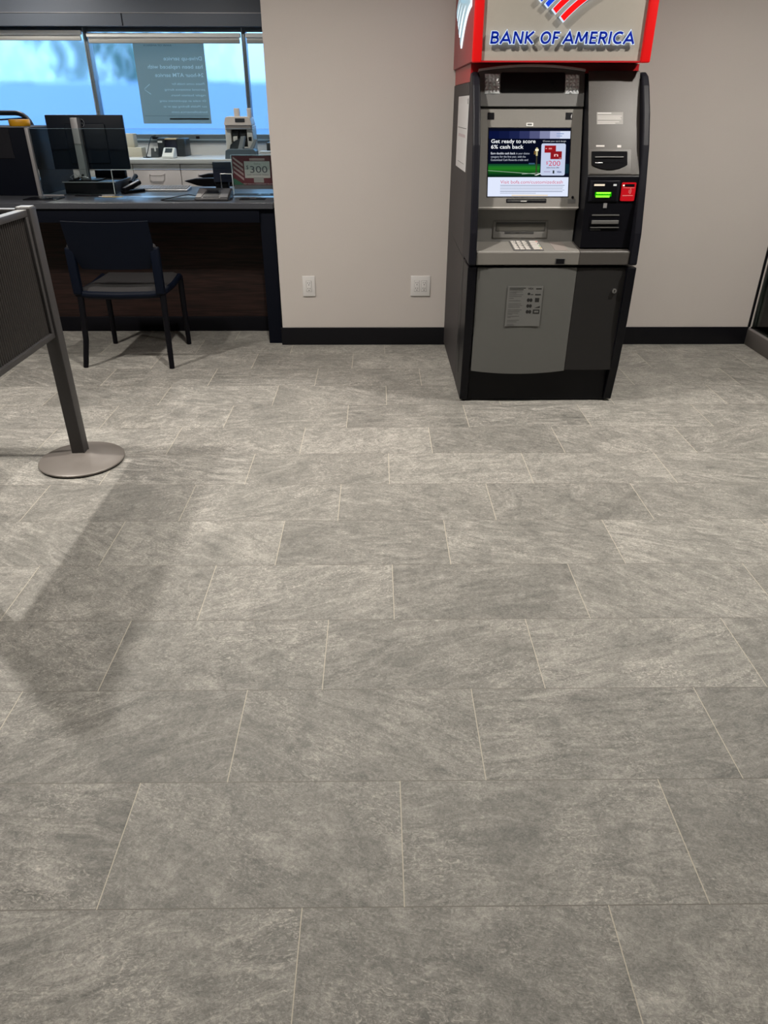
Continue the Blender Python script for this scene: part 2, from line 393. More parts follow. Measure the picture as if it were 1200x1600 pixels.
for i in range(3):
    x0, x1 = mull[i], mull[i+1]
    o = bpy.data.objects.new('window_%d' % (i+1), None); COL.objects.link(o); o['kind'] = 'structure'; o.location = ((x0+x1)/2, YWIN, SILL0)
    MB().box(x0+.016, x1-.016, YWIN+.055, YWIN+.061, SILL0+.02, HEAD0-.02, WG).build('pane', o)
    f = MB()
    f.box(x0+.016, x1-.016, YWIN, YWIN+.10, SILL0, SILL0+.038, FR, .003)
    f.box(x0+.016, x1-.016, YWIN-.0, YWIN+.10, HEAD0-.022, HEAD0, FR, .003)
    f.box(x0+.016, x1-.016, YWIN-.004, YWIN+.01, HEAD0-.030, HEAD0-.022, FRS)
    f.box(x0-.016, x0+.016, YWIN-.012, YWIN+.10, SILL0, HEAD0, FR, .003)
    f.box(x0-.018, x0-.009, YWIN-.02, YWIN-.008, SILL0, HEAD0, FRS)
    for k in range(7): f.box(x0+.002, x0+.008, YWIN-.0145, YWIN-.011, SILL0+.10+k*.12, SILL0+.106+k*.12, CHROME)
    f.build('frame', o)
struct('trim_4', MB().box(XL, 1.3, YWIN-.02, YWIN+.02, 1.105, 1.117, FRS).box(XL, 1.3, YWIN-.012, YWIN+.0, 1.085, 1.105, FR))
struct('wall_window_end', MB().box(XL, mull[0]-.016, YWIN, YWIN+.15, 1.085, 1.985, DARKW).box(mull[3], 1.3, YWIN, YWIN+.15, 1.085, 1.985, DARKW))
# raised roller shades, one per bay
SHADE = mat('shade_fabric', (.74, .75, .73), .7); SHB = mat('shade_bar_grey', (.33, .33, .31), .5)
shade_labels = ['raised pale roller shade over the left window bay', 'raised pale roller shade above the dark window poster', 'raised pale roller shade on the narrow bay by the wall']
for i in range(3):
    x0, x1 = mull[i]+.022, mull[i+1]-.022
    dz = (.02, 0, 0)[i]
    o = thing('roller_shade', shade_labels[i], 'window shade', ((x0+x1)/2, YWIN-.04, 1.86), 'roller shades along the teller windows')
    MB().box(x0, x1, YWIN-.055, YWIN-.012, 1.912+dz, 1.944+dz, SHADE, .006).build('shade_cassette', o)
    MB().box(x0+.01, x1-.01, YWIN-.040, YWIN-.036, 1.875+dz, 1.915+dz, SHADE).build('shade_cloth', o)
    MB().box(x0+.01, x1-.01, YWIN-.046, YWIN-.026, 1.868+dz, 1.897+dz, SHB, .004).build('bottom_bar', o)
# dark poster hung on the middle window, its lettering faces outside so it reads mirrored
def backlit(name, col, tr):
    M = bpy.data.materials.new(name); M.use_nodes = True; n = M.node_tree; n.nodes.remove(n.nodes['Principled BSDF'])
    d = n.nodes.new('ShaderNodeBsdfDiffuse'); d.inputs[0].default_value = (*col, 1)
    t = n.nodes.new('ShaderNodeBsdfTranslucent'); t.inputs[0].default_value = (*tr, 1)
    a = n.nodes.new('ShaderNodeMixShader'); a.inputs[0].default_value = .72
    n.links.new(d.outputs[0], a.inputs[1]); n.links.new(t.outputs[0], a.inputs[2])
    n.links.new(a.outputs[0], n.nodes['Material Output'].inputs[0]); return M
PB = backlit('poster_sheet', (.13, .15, .15), (.36, .30, .21)); PT = backlit('poster_print', (.3, .32, .30), (.66, .58, .44)); PD = backlit('poster_print_faint', (.22, .28, .30), (.62, .64, .58))
PDK = backlit('poster_band', (.07, .08, .08), (.13, .12, .09))
pw = Plane((0, YWIN-.001, 0), (0, 0, 1))
x0, x1, z0, z1 = -2.178, -1.543, 1.243, 1.90
cut = MB(); pl = Plane((0, YWIN+.046, 0), (0, 0, 1)); pl.n = Vector((0, -1, 0))
def ptext(s, right, zb, h, width, bold=.0): cut.text(s, PB, pl.mat(right, zb, 0), h=h, width=width, mirror=True, extrude=.0001, bold=bold)
ptext('Drive-up service', x1-.03, 1.745, .030, .345, .008)
ptext('has been replaced with', x1-.03, 1.682, .030, .495, .008)
ptext('24-hour ATM service', x1-.03, 1.617, .030, .44, .008)
for k, (s_, wd) in enumerate((('Please come inside for', .30), ('personal assistance during', .37), ('regular business hours.', .32), ('Or make an appointment using', .43), ('our Mobile Banking app or at', .40), ('bankofamerica.com', .33))):
    ptext(s_, x1-.03, 1.555-k*.045, .017, wd)
for zt_ in (1.56, 1.48):
    cut.add([(x0+.05, 0, 1.520+(.004 if zt_ > 1.52 else -.001)), (x0+.05, 0, 1.520+(.001 if zt_ > 1.52 else -.004)), (x0+.105, 0, zt_-.003), (x0+.105, 0, zt_+.003)], [(0, 1, 2, 3)], PB)
def printed_sheet(cutter, x0, x1, z0, z1, y, ya, dark, light):
    """one sheet whose lettering is clear print and whose ground is dark print"""
    from mathutils.geometry import delaunay_2d_cdt
    V2 = [Vector((x0, z0)), Vector((x1, z0)), Vector((x1, z1)), Vector((x0, z1))]+[Vector((v.x, v.z)) for v in cutter.v]
    F2 = [[i+4 for i in f] for f in cutter.f]
    F2 = [f for f in F2 if abs(sum(V2[f[i]].x*V2[f[(i+1) % len(f)]].y-V2[f[(i+1) % len(f)]].x*V2[f[i]].y for i in range(len(f)))) > 1e-9]
    vo, eo, fo, ov, oe, of_ = delaunay_2d_cdt(V2, [(0, 1), (1, 2), (2, 3), (3, 0)], F2, 0, 1e-6)
    mb = MB()
    mb.add([(v.x, y, v.y) for v in vo], [list(f) for f, o_ in zip(fo, of_) if not o_], dark)
    mb.add([(v.x, y, v.y) for v in vo], [list(f) for f, o_ in zip(fo, of_) if o_], light)
    mb.box(x0, x1, y, y+.0006, z0-.0006, z0, dark); return mb
wp_ = thing('window_poster', 'dark backlit poster on the middle window with mirrored drive-up service lettering', 'poster', ((x0+x1)/2, YWIN+.046, z0))
printed_sheet(cut, x0, x1, z0, z1, YWIN+.046, 0, PB, PT).build('printed_sheet', wp_)
MB().box(x0+.02, x1-.015, YWIN+.042, YWIN+.0438, 1.305, 1.3075, PDK).build('printed_rule', wp_)
MB().box(x0+.25, x1-.02, YWIN+.042, YWIN+.0438, 1.275, 1.288, PDK).build('printed_footer', wp_)
pl2 = Plane((0, YWIN+.0438, 0), (0, 0, 1)); pl2.n = Vector((0, -1, 0))
q = MB().text('BANK OF AMERICA', PDK, pl2.mat(x1-.29, 1.853, .001), h=.012, width=.25, mirror=True, extrude=.0003)
q.build('printed_name', wp_)

# outside the window
CONC = mat('pale_lane_wall', (.46, .56, .74), .8, noise=.05, nscale=1)
ASPH = mat('drive_lane_asphalt', (.22, .25, .28), .9)
struct('ground_outside', MB().box(-30, 20, YWIN+.15, 60, -.2, -.02, ASPH))
struct('wall_drive_lane', MB().box(-14, 8, 13, 13.2, -.02, 1.72, CONC))
LEAF = mat('tree_leaf_green', (.16, .24, .20), .8, noise=.3, nscale=2); BARK = mat('bark', (.08, .06, .05), .9)
def tree(x, y, h, label):
    o = thing('tree', label, 'tree', (x, y, -.02), 'trees beyond the drive lane')
    MB().tube([(x, y, -.02), (x+.1, y, h*.4), (x-.1, y, h*.7)], [.22, .16, .06], BARK, 10).build('trunk', o)
    c = MB(); R = random.Random(int(x*10))
    for k in range(300):
        a = R.uniform(0, 6.28); rr = h*.42*math.sqrt(R.random()); z = h*.28+R.random()*h*.6
        P = Vector((x+rr*math.cos(a), y+rr*math.sin(a), z)); s = R.uniform(.25, .6)
        d = Vector((R.uniform(-.7, .7), R.uniform(-.7, .7), -1)).normalized(); e = d.orthogonal().normalized()
        c.add([P, P+e*s*.22+d*s*.5, P+d*s*1.4, P-e*s*.22+d*s*.5], [(0, 1, 2, 3)], LEAF)
    c.build('crown', o)
tree(-10.3, 17, 4.6, 'drooping tree seen hazily through the left window bay')
tree(-5.6, 19, 4.4, 'hazy tree seen beside the dark window poster')

# ------------------------------------------------------------------ ceiling downlights
def downlight(x, y, label, w=DOWNLIGHT_W, z=CEIL):
    o = thing('ceiling_downlight', label, 'light', (x, y, z), 'recessed ceiling downlights')
    MB().lathe([(.0, -.002), (.062, -.002), (.062, 0)], (x, y, z), emi('lamp_glow', (1, .9, .78), 6)).build('lens', o)
    ring = MB(); ring.tube([(x+.072*math.cos(a*math.pi/12), y+.072*math.sin(a*math.pi/12), z-.004) for a in range(24)], .009, WHITEP, 8, closed=True); ring.build('trim_ring', o)
    l = add_light('downlight_lamp', 'AREA', (x, y, z-.012), w, DOWNLIGHT_COL, .10, spread=math.radians(150)); 
    l.location = (0, 0, -.012); l.parent = o
for x, y, w_, s in ((-2.3, 2.8, 50, 'near the teller counter, left'), (-.35, 2.95, 44, 'in front of the bare wall'), (2.0, 2.9, 54, 'in front of the cash machine'),
                (-2.3, .9, 5, 'left of the viewer'), (-.1, .6, 1.5, 'right above the viewer'), (1.9, .6, 2, 'right of the viewer'),
                (-1.6, -1.6, 3, 'behind the viewer, left'), (1.2, -1.6, 3, 'behind the viewer, right')):
    downlight(x, y, 'round recessed ceiling downlight '+s, w_)
downlight(-2.9, 6.9, 'round recessed ceiling downlight close to the teller windows', TELLER_W)
downlight(-1.6, 6.2, 'round recessed ceiling downlight over the teller floor', TELLER_W)

# ------------------------------------------------------------------ ATM
AX0, AX1 = .444, 1.262
atm = thing('cash_machine', 'tall grey and black cash machine with lit screen standing against the wall', 'cash machine', ((AX0+AX1)/2, 4.17, 0))
FX0, FXD, FX1 = .486, .980, 1.222      # fascia left edge, divider, right edge
Lf = Plane((0, 3.73, .95), (0, .345, 1)); Lf.n = -Lf.n if Lf.n.y > 0 else Lf.n
Rf = Plane((0, 3.655, 1.10), (0, .524, 1))
Rl = Plane((0, 3.635, .78), (0, .06, 1))
Ld = Plane((0, 3.60, .778), (0, .22, .022))
Dr = Plane((0, 3.611, 0), (0, 0, 1))
for q in (Lf, Rf, Rl, Ld, Dr):
    if q.n.y > .01 or q.n.z < -.01: q.n = -q.n
# body carcass
body = MB()
body.prism_x([(3.72, .02), (4.70, .02), (4.70, 1.485), (3.99, 1.485), (3.97, 1.48), (3.86, 1.0), (3.86, .72), (3.72, .70)], AX0+.0005, AX1-.0005, ATM_BODY)
body.build('carcass', atm)
s = MB().prism_x([(3.78, .12), (3.79, .12), (3.80, .725), (3.79, .725)], AX0-.0008, AX0+.006, ATM_BLK)
s.prism_x([(3.70, .700), (4.70, .735), (4.70, .738), (3.70, .703)], AX0-.0006, AX0+.0045, ATM_BLK)
s.build('side_seam', atm)
# lower cabinet shell (black) and plinth
low = MB()
low.prism_x([(3.645, .012), (3.9, .012), (3.9, .705), (3.60, .705), (3.60, .45), (3.62, .20)], AX0, AX0+.042, ATM_BLK)
low.prism_x([(3.645, .012), (3.9, .012), (3.9, .705), (3.585, .705), (3.588, .45), (3.61, .20)], AX1-.042, AX1, ATM_BLK)
low.box(AX0+.042, AX1-.042, 3.655, 3.9, .012, .705, ATM_BLK)
low.box(AX0+.03, AX1-.03, 3.66, 4.6, 0, .02, ATM_BLK)
low.build('lower_shell', atm, bevel=.004)
# plinth bulging a little
def bulge_panel(mb, x0, x1, z0f, z1, yf, m, depth=.03, n=20, cx=None, amp=.0):
    """vertical panel; bottom edge z0f(x); front bulges toward the viewer"""
    vs = []; fs = []
    cx = cx if cx is not None else (x0+x1)/2; hw = max(abs(x0-cx), abs(x1-cx))
    for i in range(n+1):
        x = x0+(x1-x0)*i/n; y = yf-amp*(1-((x-cx)/hw)**2)
        vs += [(x, y, z0f(x)), (x, y, z1), (x, y+depth, z0f(x)), (x, y+depth, z1)]
    for i in range(n):
        a = 4*i; b = a+4
        fs += [(a, b, b+1, a+1), (a+2, a+3, b+3, b+2), (a+1, b+1, b+3, a+3), (a, a+2, b+2, b)]
    fs += [(0, 1, 3, 2), (4*n, 4*n+2, 4*n+3, 4*n+1)]
    mb.add(vs, fs, m, True); return mb
cxd = .735
dl = MB(); bulge_panel(dl, FX0+.006, FXD-.001, lambda x: .182-.014*(1-((x-cxd)/.25)**2), .700, 3.612, ATM_DOOR, .03, amp=.011); dl.build('cabinet_door', atm, label='light grey lower door')
dr = MB(); bulge_panel(dr, FXD+.001, FX1, lambda x: .186, .700, 3.612, ATM_DOORD, .03, amp=.002); d2 = dr.build('cabinet_door', atm, label='dark grey lower door with lock')
lk = MB(); c = Dr.px(959, 454); lk.tube([Dr.P(*c, 0.0), Dr.P(*c, .012)], .011, STEEL, 20); lk.box(Dr.P(*c).x-.002, Dr.P(*c).x+.002, Dr.P(*c).y-.0135, Dr.P(*c).y-.011, Dr.P(*c).z-.006, Dr.P(*c).z+.006, BLK); lk.build('door_lock', d2)
# notice on the lower door
NOT = mat('notice_sheet', (.145, .145, .14), .5, spec=.3); INK = mat('notice_ink', (.012, .012, .012), .6); INKG = mat('notice_ink_grey', (.09, .09, .088), .6)
Dp = Plane((0, 3.5990, 0), (0, 0, 1)); Dp.n = Vector((0, -1, 0))
n_ = MB(); u0, v1 = Dp.px(794, 447); u1, v0 = Dp.px(842, 509.5); 
u1 = Dp.px(849, 448)[0]
n_.slab(Dp, u0, u1, v0, v1, -.001, .0006, NOT)
wN, hN = u1-u0, v1-v0
for k, (a, b, bold) in enumerate(((.02, .46, 1), (.06, .40, 1), (.11, .38, 0), (.14, .20, 0), (.18, .40, 0), (.22, .36, 0), (.27, .14, 0), (.33, .34, 0), (.41, .36, 0), (.45, .40, 0), (.49, .34, 0), (.56, .40, 0), (.60, .34, 0), (.64, .30, 0), (.67, .14, 0), (.72, .34, 0), (.75, .10, 0), (.82, .34, 0), (.86, .28, 0), (.92, .20, 0), (.95, .22, 0))):
    n_.slab(Dp, u0+.02*wN+.005, u0+.02*wN+.005+b*wN, v1-(a+.018)*hN-.004, v1-a*hN-.004, .0007, .0009, INK if bold else INKG)
def nt_(s, a, b, h, wd): n_.text(s, INK, Dp.mat(u0+a*wN, v1-b*hN), h=h*hN, width=wd*wN, bold=.03, extrude=.0007)
nt_('VISA', .57, .085, .045, .16); n_.slab(Dp, u0+.80*wN, u0+.96*wN, v1-.08*hN, v1-.055*hN, .0007, .001, INK)
n_.poly(Dp, [(u0+(.61+.04*math.cos(a*math.pi/8))*wN, v1-(.19-.03*math.sin(a*math.pi/8))*hN) for a in range(16)], .0007, .001, INK); n_.slab(Dp, u0+.66*wN, u0+.74*wN, v1-.215*hN, v1-.20*hN, .0007, .001, INK); n_.slab(Dp, u0+.79*wN, u0+.95*wN, v1-.225*hN, v1-.195*hN, .0007, .001, INK)
for k in range(3):
    for q in (0, 1):
        cx, cy = u0+(.61+.075*q)*wN, v1-(.345+.145*k)*hN
        n_.poly(Dp, [(cx+.042*wN*math.cos(a*math.pi/10), cy+.045*hN*math.sin(a*math.pi/10)) for a in range(20)], .0007, .0010+q*.0001, INK)
n_.slab(Dp, u0+.80*wN, u0+.92*wN, v1-.395*hN, v1-.29*hN, .0007, .001, INK)
n_.poly(Dp, [(u0+.80*wN, v1-.54*hN), (u0+.96*wN, v1-.49*hN), (u0+.96*wN, v1-.54*hN)], .0007, .001, INK)
n_.slab(Dp, u0+.77*wN, u0+.96*wN, v1-.685*hN, v1-.58*hN, .0007, .001, INK)
n_.slab(Dp, u0+.81*wN, u0+.93*wN, v1-.655*hN, v1-.61*hN, .001, .0012, NOT)
n_.build('card_network_notice', atm)

# side fins, curved front edge
finpts = [(3.585, .715), (3.592, .86), (3.634, 1.05), (3.684, 1.23), (3.745, 1.36), (3.815, 1.47), (3.85, 1.508), (3.89, 1.524), (3.925, 1.522)]
def fin(x0, x1):
    f = MB(); f.prism_x(finpts+[(3.945, 1.50), (3.90, 1.2), (3.86, .95), (3.86, .715)], x0, x1, ATM_FIN); return f.build('side_fin', atm, bevel=.008)
fin(AX0, AX0+.036); fin(AX1-.036, AX1)
# left fascia
fa = MB()
vt = Lf.px(752, 168)[1]; vb = Lf.px(748, 325)[1]
fa.slab(Lf, AX0+.036, FXD, vb, vt, -.05, 0, ATM_LIGHT)
fa.build('screen_bezel', atm)
MB().slab(Lf, AX0+.036, FXD, vt-.0025, vt+.0015, -.02, .0005, ATM_BLK).build('bezel_seam', atm); MB().slab(Lf, AX0+.036, FXD, vb-.001, vb+.003, -.03, .004, RIM).build('bezel_lip', atm)
# canopy with arched top
vA, vB, vC = Lf.px(752, 107.5), Lf.px(830, 104), Lf.px(912, 115)
vT = (vA[1]+vC[1])/2; AMP = vB[1]-vT
cxa = (AX0+.036+FXD)/2; hwa = (FXD-AX0-.036)/2
def arch(x): return vT-.006+AMP*(1-((x-cxa)/hwa)**2)
pts = [(cxa-hwa, vt+.0015)]+[(cxa+hwa, vt+.0015)]+[(cxa+hwa-2*hwa*i/24, arch(cxa+hwa-2*hwa*i/24)) for i in range(25)]
ca = MB().poly(Lf, pts, -.016, .012, ATM_MID); co = ca.build('canopy', atm)
rim = MB(); top = [(cxa-hwa+2*hwa*i/24) for i in range(25)]
pts = [(x, arch(x)) for x in top]+[(x, arch(x)+.008) for x in top[::-1]]
rim.poly(Lf, pts, -.016, .020, RIM, False); rim.build('canopy_rim', co)
cw = MB(); u0, v1 = Lf.px(782, 115); u1, v0 = Lf.px(881, 147)
cw.poly(Lf, rounded(u1-u0, v1-v0, .008, cx=(u0+u1)/2, cy=(v0+v1)/2), .0, .0135, BLKG)
uc, vc = Lf.px(862, 131); cw.tube([Lf.P(uc, vc, .012), Lf.P(uc, vc, .0142)], .010, ATM_FIN, 20); cw.build('camera_window', atm)
LENS = mat('faceted_lamp_lens', (.80, .83, .86), .2, metal=.2, bump=1.0, bscale=70)
for a, b in (((757, 118), (780, 147.5)), ((883, 119), (903, 148))):
    l = MB(); u0, v1 = Lf.px(*a); u1, v0 = Lf.px(*b)
    l.poly(Lf, rounded(u1-u0, v1-v0, .007, cx=(u0+u1)/2, cy=(v0+v1)/2), .004, .0132, LENS)
    for i in range(4):
        for j in range(5):
            uu = u0+(i+.5)/4*(u1-u0); vv = v0+(j+.5)/5*(v1-v0); R = random.Random(i*7+j)
            l.add([Lf.P(uu+dx*.009, vv+dy*.010, .0133) for dx, dy in ((-1, -1), (1, -1), (1, 1), (-1, 1))]+[Lf.P(uu+R.uniform(-.005, .005), vv+R.uniform(-.005, .005), .0215)], [(0, 1, 4), (1, 2, 4), (2, 3, 4), (3, 0, 4)], LENS)
    l.build('task_lamp', atm)
for a, b in (((762, 176), (772, 187)), ((884, 176), (894, 187))):
    q = MB().rect(Lf, a, b, -.001, .0012, BLKG); u, v = Lf.px(*a)
    if a[0] > 800: u1, v1 = Lf.px(893.5, 178); q.poly(Lf, [(u1, v1), (u1-.004, v1-.012), (u1-.001, v1-.024)], .001, .0018, WHITEP)
    q.build('warning_label', atm)
MB().rect(Lf, (822.5, 192), (833, 197.5), 0, .002, WHITEP).rect(Lf, (824, 193.5), (831, 196), .002, .0023, INKG).build('small_label', atm)

# ---- screen
su0, sv1 = Lf.px(764.2, 200.5); su1, sv0 = Lf.px(887, 307.0); su0 = (su0+Lf.px(761.5, 306)[0])/2
SWd, SHt = su1-su0, sv1-sv0
fr = MB().slab(Lf, su0-.004, su1+.004, sv0-.004, sv1+.004, -.002, .0008, BLKG); fr.build('screen_frame', atm)
S = MB()
def c8(*c): return s2l(*c)
def SR(a, b, c, d, col, lay, nm=None):
    nm = nm or 'lcd_%d_%d_%d' % col
    S.slab(Lf, su0+a*SWd, su0+b*SWd, sv1-d*SHt, sv1-c*SHt, .0009, .0009+.00012*lay, emi(nm, c8(*col)))
def ST(body, a, base, h, wd, col, bold=0, lay=5, align='LEFT'):
    S.text(body, emi('lcd_%d_%d_%d' % col, c8(*col)), Lf.mat(su0+a*SWd, sv1-base*SHt), h=h*SHt, width=wd*SWd, bold=bold, extrude=.0009+.00012*lay if .0009+.00012*lay < .0008 else .00079, align=align)
# text layer needs its own lift
def ST(body, a, base, h, wd, col, bold=0, align='LEFT'):
    S.text(body, emi('lcd_%d_%d_%d' % col, c8(*col)), Lf.mat(su0+a*SWd, sv1-base*SHt, .0016), h=h*SHt, width=wd*SWd, bold=bold, extrude=.0002, align=align)
SR(0, 1, 0, .715, (8, 12, 30), 1)
for i in range(8): SR(i/8, (i+1)/8, .04, .15, [(10, 18, 58), (16, 24, 62), (26, 34, 74), (46, 52, 94), (82, 86, 124), (130, 134, 168), (182, 186, 216), (214, 222, 242)][i], 2)
SR(.83, .92, .072, .084, (140, 160, 200), 3); SR(.83, .90, .105, .117, (140, 160, 200), 3)
for i in range(6): SR(0, .64, .52+i*.025, .545+i*.025, [(20, 74, 44), (28, 104, 38), (34, 118, 34), (30, 108, 30), (24, 90, 28), (16, 66, 26)][i], 2)
for i in range(2): SR(0, .64, .67+i*.0225, .6925+i*.0225, [(10, 48, 24), (6, 30, 20)][i], 2)
SR(.64, 1, .52, .66, (14, 40, 50), 2)
lm_ = emi('lcd_line', c8(170, 190, 170))
S.poly(Lf, [(su0+.0*SWd, sv1-.615*SHt), (su0+.60*SWd, sv1-.665*SHt), (su0+.60*SWd, sv1-.672*SHt), (su0+.0*SWd, sv1-.620*SHt)], .0012, .00125, lm_)
S.poly(Lf, [(su0+.42*SWd, sv1-.665*SHt), (su0+.63*SWd, sv1-.648*SHt), (su0+.63*SWd, sv1-.653*SHt), (su0+.42*SWd, sv1-.672*SHt)], .0012, .00126, lm_)
S.poly(Lf, [(su0+.575*SWd, sv1-.685*SHt), (su0+.60*SWd, sv1-.69*SHt), (su0+.79*SWd, sv1-.60*SHt), (su0+.78*SWd, sv1-.59*SHt)], .0012, .00130, emi('lcd_bright', c8(225, 230, 225)))
# goal post under floodlight
SR(.588, .604, .30, .68, (60, 58, 44), 3); SR(.585, .607, .28, .40, (196, 186, 140), 4); SR(.575, .617, .30, .33, (250, 244, 214), 5); SR(.56, .585, .33, .38, (110, 84, 46), 3)
SR(.50, .575, .505, .525, (60, 90, 120), 3)
ST('Get ready to score', .03, .215, .056, .545, (250, 252, 255), .008)
ST('6% cash back', .03, .297, .056, .40, (250, 252, 255), .008)
ST('Earn double cash back', .03, .38, .032, .30, (230, 234, 245), .006); ST('in your choice', .34, .38, .03, .165, (190, 196, 210))
ST('category for the first year, with the', .03, .428, .03, .43, (190, 196, 210)); ST('Customized Cash Rewards credit card', .03, .475, .03, .46, (190, 196, 210))
ST('Choose your card design', .665, .197, .022, .285, (200, 204, 212))
S.poly(Lf, rounded(.30*SWd, .47*SHt, .02*SWd, cx=su0+.80*SWd, cy=sv1-.455*SHt), .0012, .00145, emi('lcd_card_panel', c8(196, 206, 232)))
SR(.69, .83, .25, .355, (150, 26, 32), 6); SR(.765, .905, .335, .45, (140, 24, 32), 7)
ST('VISA', .87, .44, .012, .03, (230, 200, 200)); ST('n', .81, .41, .05, .05, (236, 190, 190), .02)
SR(.70, .72, .29, .30, (230, 170, 170), 7); SR(.74, .78, .285, .305, (220, 140, 140), 7)
ST('$', .715, .525, .045, .022, (206, 60, 92)); ST('200', .745, .548, .075, .145, (206, 60, 92))
ST('online bonus offer', .72, .582, .018, .16, (60, 60, 80), .02)
SR(.80, .82, .615, .66, (30, 40, 40), 6); ST('VISA', .85, .65, .025, .06, (40, 60, 120), .03); SR(.69, .77, .63, .638, (150, 130, 170), 6)
SR(0, 1, .715, 1, (224, 232, 252), 2)
ST('Visit bofa.com/customizedcash', .155, .81, .05, .775, (206, 84, 110))
for k in range(6): SR(.155, (.955, .94, .93, .955, .93, .60)[k], .832+k*.0235, .839+k*.0235, (110, 116, 140) if k in (0, 4) else (160, 166, 186), 3)
SR(.30, .75, .975, .995, (232, 214, 190), 3)
S.build('screen', atm)
tg = MB(); u0, v1 = Lf.px(791, 310.5); u1, v0 = Lf.px(853.5, 317); tg.poly(Lf, rounded(u1-u0, v1-v0, .003, cx=(u0+u1)/2, cy=(v0+v1)/2), 0, .0012, BLKG)
tg.slab(Lf, u0+.006, u1-.004, v1-.0075, v1-.0045, .0012, .0014, INKG); tg.slab(Lf, u0+.006, u1-.12, v1-.013, v1-.0105, .0012, .0014, INKG); tg.slab(Lf, u0+.07, u0+.10, v1-.0135, v1-.010, .0013, .0016, WHITEP)
tg.build('service_label', atm)
hj = MB(); c = Lf.px(894.5, 308.5); hj.tube([Lf.P(*c, 0), Lf.P(*c, .004)], .006, ATM_BLK, 16); hj.rect(Lf, (887, 311), (899, 318), 0, .0008, ATM_MID); hj.build('headphone_jack', atm)
# lower recess with cash slot
rec = MB()
vz0, vz1 = Ld.P(0, 0).z+.018, .945
rec.box(AX0+.036, FXD, 3.775, 3.80, vz0-.02, vz1, mat('atm_recess_grey', (.21, .205, .195), .5))
rec.build('dispenser_recess', atm)
Rp = Plane((0, 3.775, 0), (0, 0, 1)); Rp.n = Vector((0, -1, 0))
cs = MB(); u0, v1 = Rp.px(775, 347); u1, v0 = Rp.px(851, 361)
CSM = mat('cash_shutter_grey', (.10, .096, .085), .35); SLOTD = mat('slot_shadow_grey', (.05, .05, .05), .5)
cs.slab(Rp, u0-.012, u1+.012, v0-.032, v1+.006, -.001, .004, mat('atm_recess_grey', (0, 0, 0)), .002).slab(Rp, u0, u1, v0, v1, .003, .0048, SLOTD).slab(Rp, u0+.004, u1-.004, v0+.002, v1-.010, .004, .0054, CSM)
cs.slab(Rp, u0+.045, u1-.055, v0-.012, v0-.003, .004, .005, SLOTD); cs.slab(Rp, u0+.05, u0+.075, v0-.010, v0-.006, .005, .0053, INK); cs.slab(Rp, u0+.10, u0+.12, v0-.010, v0-.006, .005, .0053, INK)
cs.build('cash_slot', atm)
# ledge
lg = MB()
lprof = [(3.600, .715), (3.600, .772), (3.604, .7785), (3.81, .799), (3.81, .715)]
lg.prism_x(lprof, FX0-.004, FXD, ATM_LIGHT); led = lg.build('keypad_shelf', atm, bevel=.003, label='light grey keypad shelf')
lr = MB().prism_x(lprof, FXD, FX1+.002, ATM_RIGHT); lr.build('side_shelf', atm, bevel=.003)
kp = MB(); u0, v1 = Ld.px(797, 377.6); u1, v0 = Ld.px(846, 392.2)
u0b = Ld.px(800.5, 392)[0]
u0 = (u0+u0b)/2; u1 = (Ld.px(843.5, 378)[0]+Ld.px(847.5, 392)[0])/2
kp.slab(Ld, u0, u1, v0, v1, 0, .003, ATM_MID, .001); kpo = kp.build('keypad', atm)
KEY = mat('key_metal', (.72, .68, .64), .3, metal=.3); LEGEND = mat('key_legend', (.03, .03, .03), .6)
kw, kh = (u1-u0), (v1-v0)
leg = ['123', '456', '789', '*0#']
for r in range(4):
    for cI in range(4):
        a, b = ((.04+.185*cI, .04+.185*cI+.15) if cI < 3 else (.66, .95))
        k = MB().slab(Ld, u0+a*kw, u0+b*kw, v1-(.06+.235*r+.18)*kh, v1-(.06+.235*r)*kh, .003, .0075, KEY, .0015)
        if cI < 3: k.text(leg[r][cI], LEGEND, Ld.mat(u0+(a+.09)*kw, v1-(.06+.235*r+.14)*kh, .0077), h=.10*kh, extrude=.0001)
        else: k.slab(Ld, u0+(b-.06)*kw, u0+(b-.02)*kw, v1-(.06+.235*r+.13)*kh, v1-(.06+.235*r+.05)*kh, .0075, .0078, [mat('key_red', (.5, .03, .03), .4), mat('key_yellow', (.6, .45, .05), .4), mat('key_green', (.05, .3, .08), .4), LEGEND][(r*3) % 4])
        k.build('key', kpo)
MB().rect(Ld, (858, 378.5), (888, 391.5), 0, .0012, mat('shelf_pad', (.22, .19, .175), .6)).build('shelf_pad', atm)
mo = MB(); Lp = Plane((0, 3.60, 0), (0, 0, 1)); Lp.n = Vector((0, -1, 0))
u0, v1 = Lp.px(869, 404.5); u1, v0 = Lp.px(881, 412); mo.slab(Lp, u0-.004, u1+.004, v0-.003, v1+.003, -.001, .002, ATM_MID, .001).slab(Lp, u0, u1, v0, v1, .001, .003, BLKG)
mo.build('motion_sensor', atm)
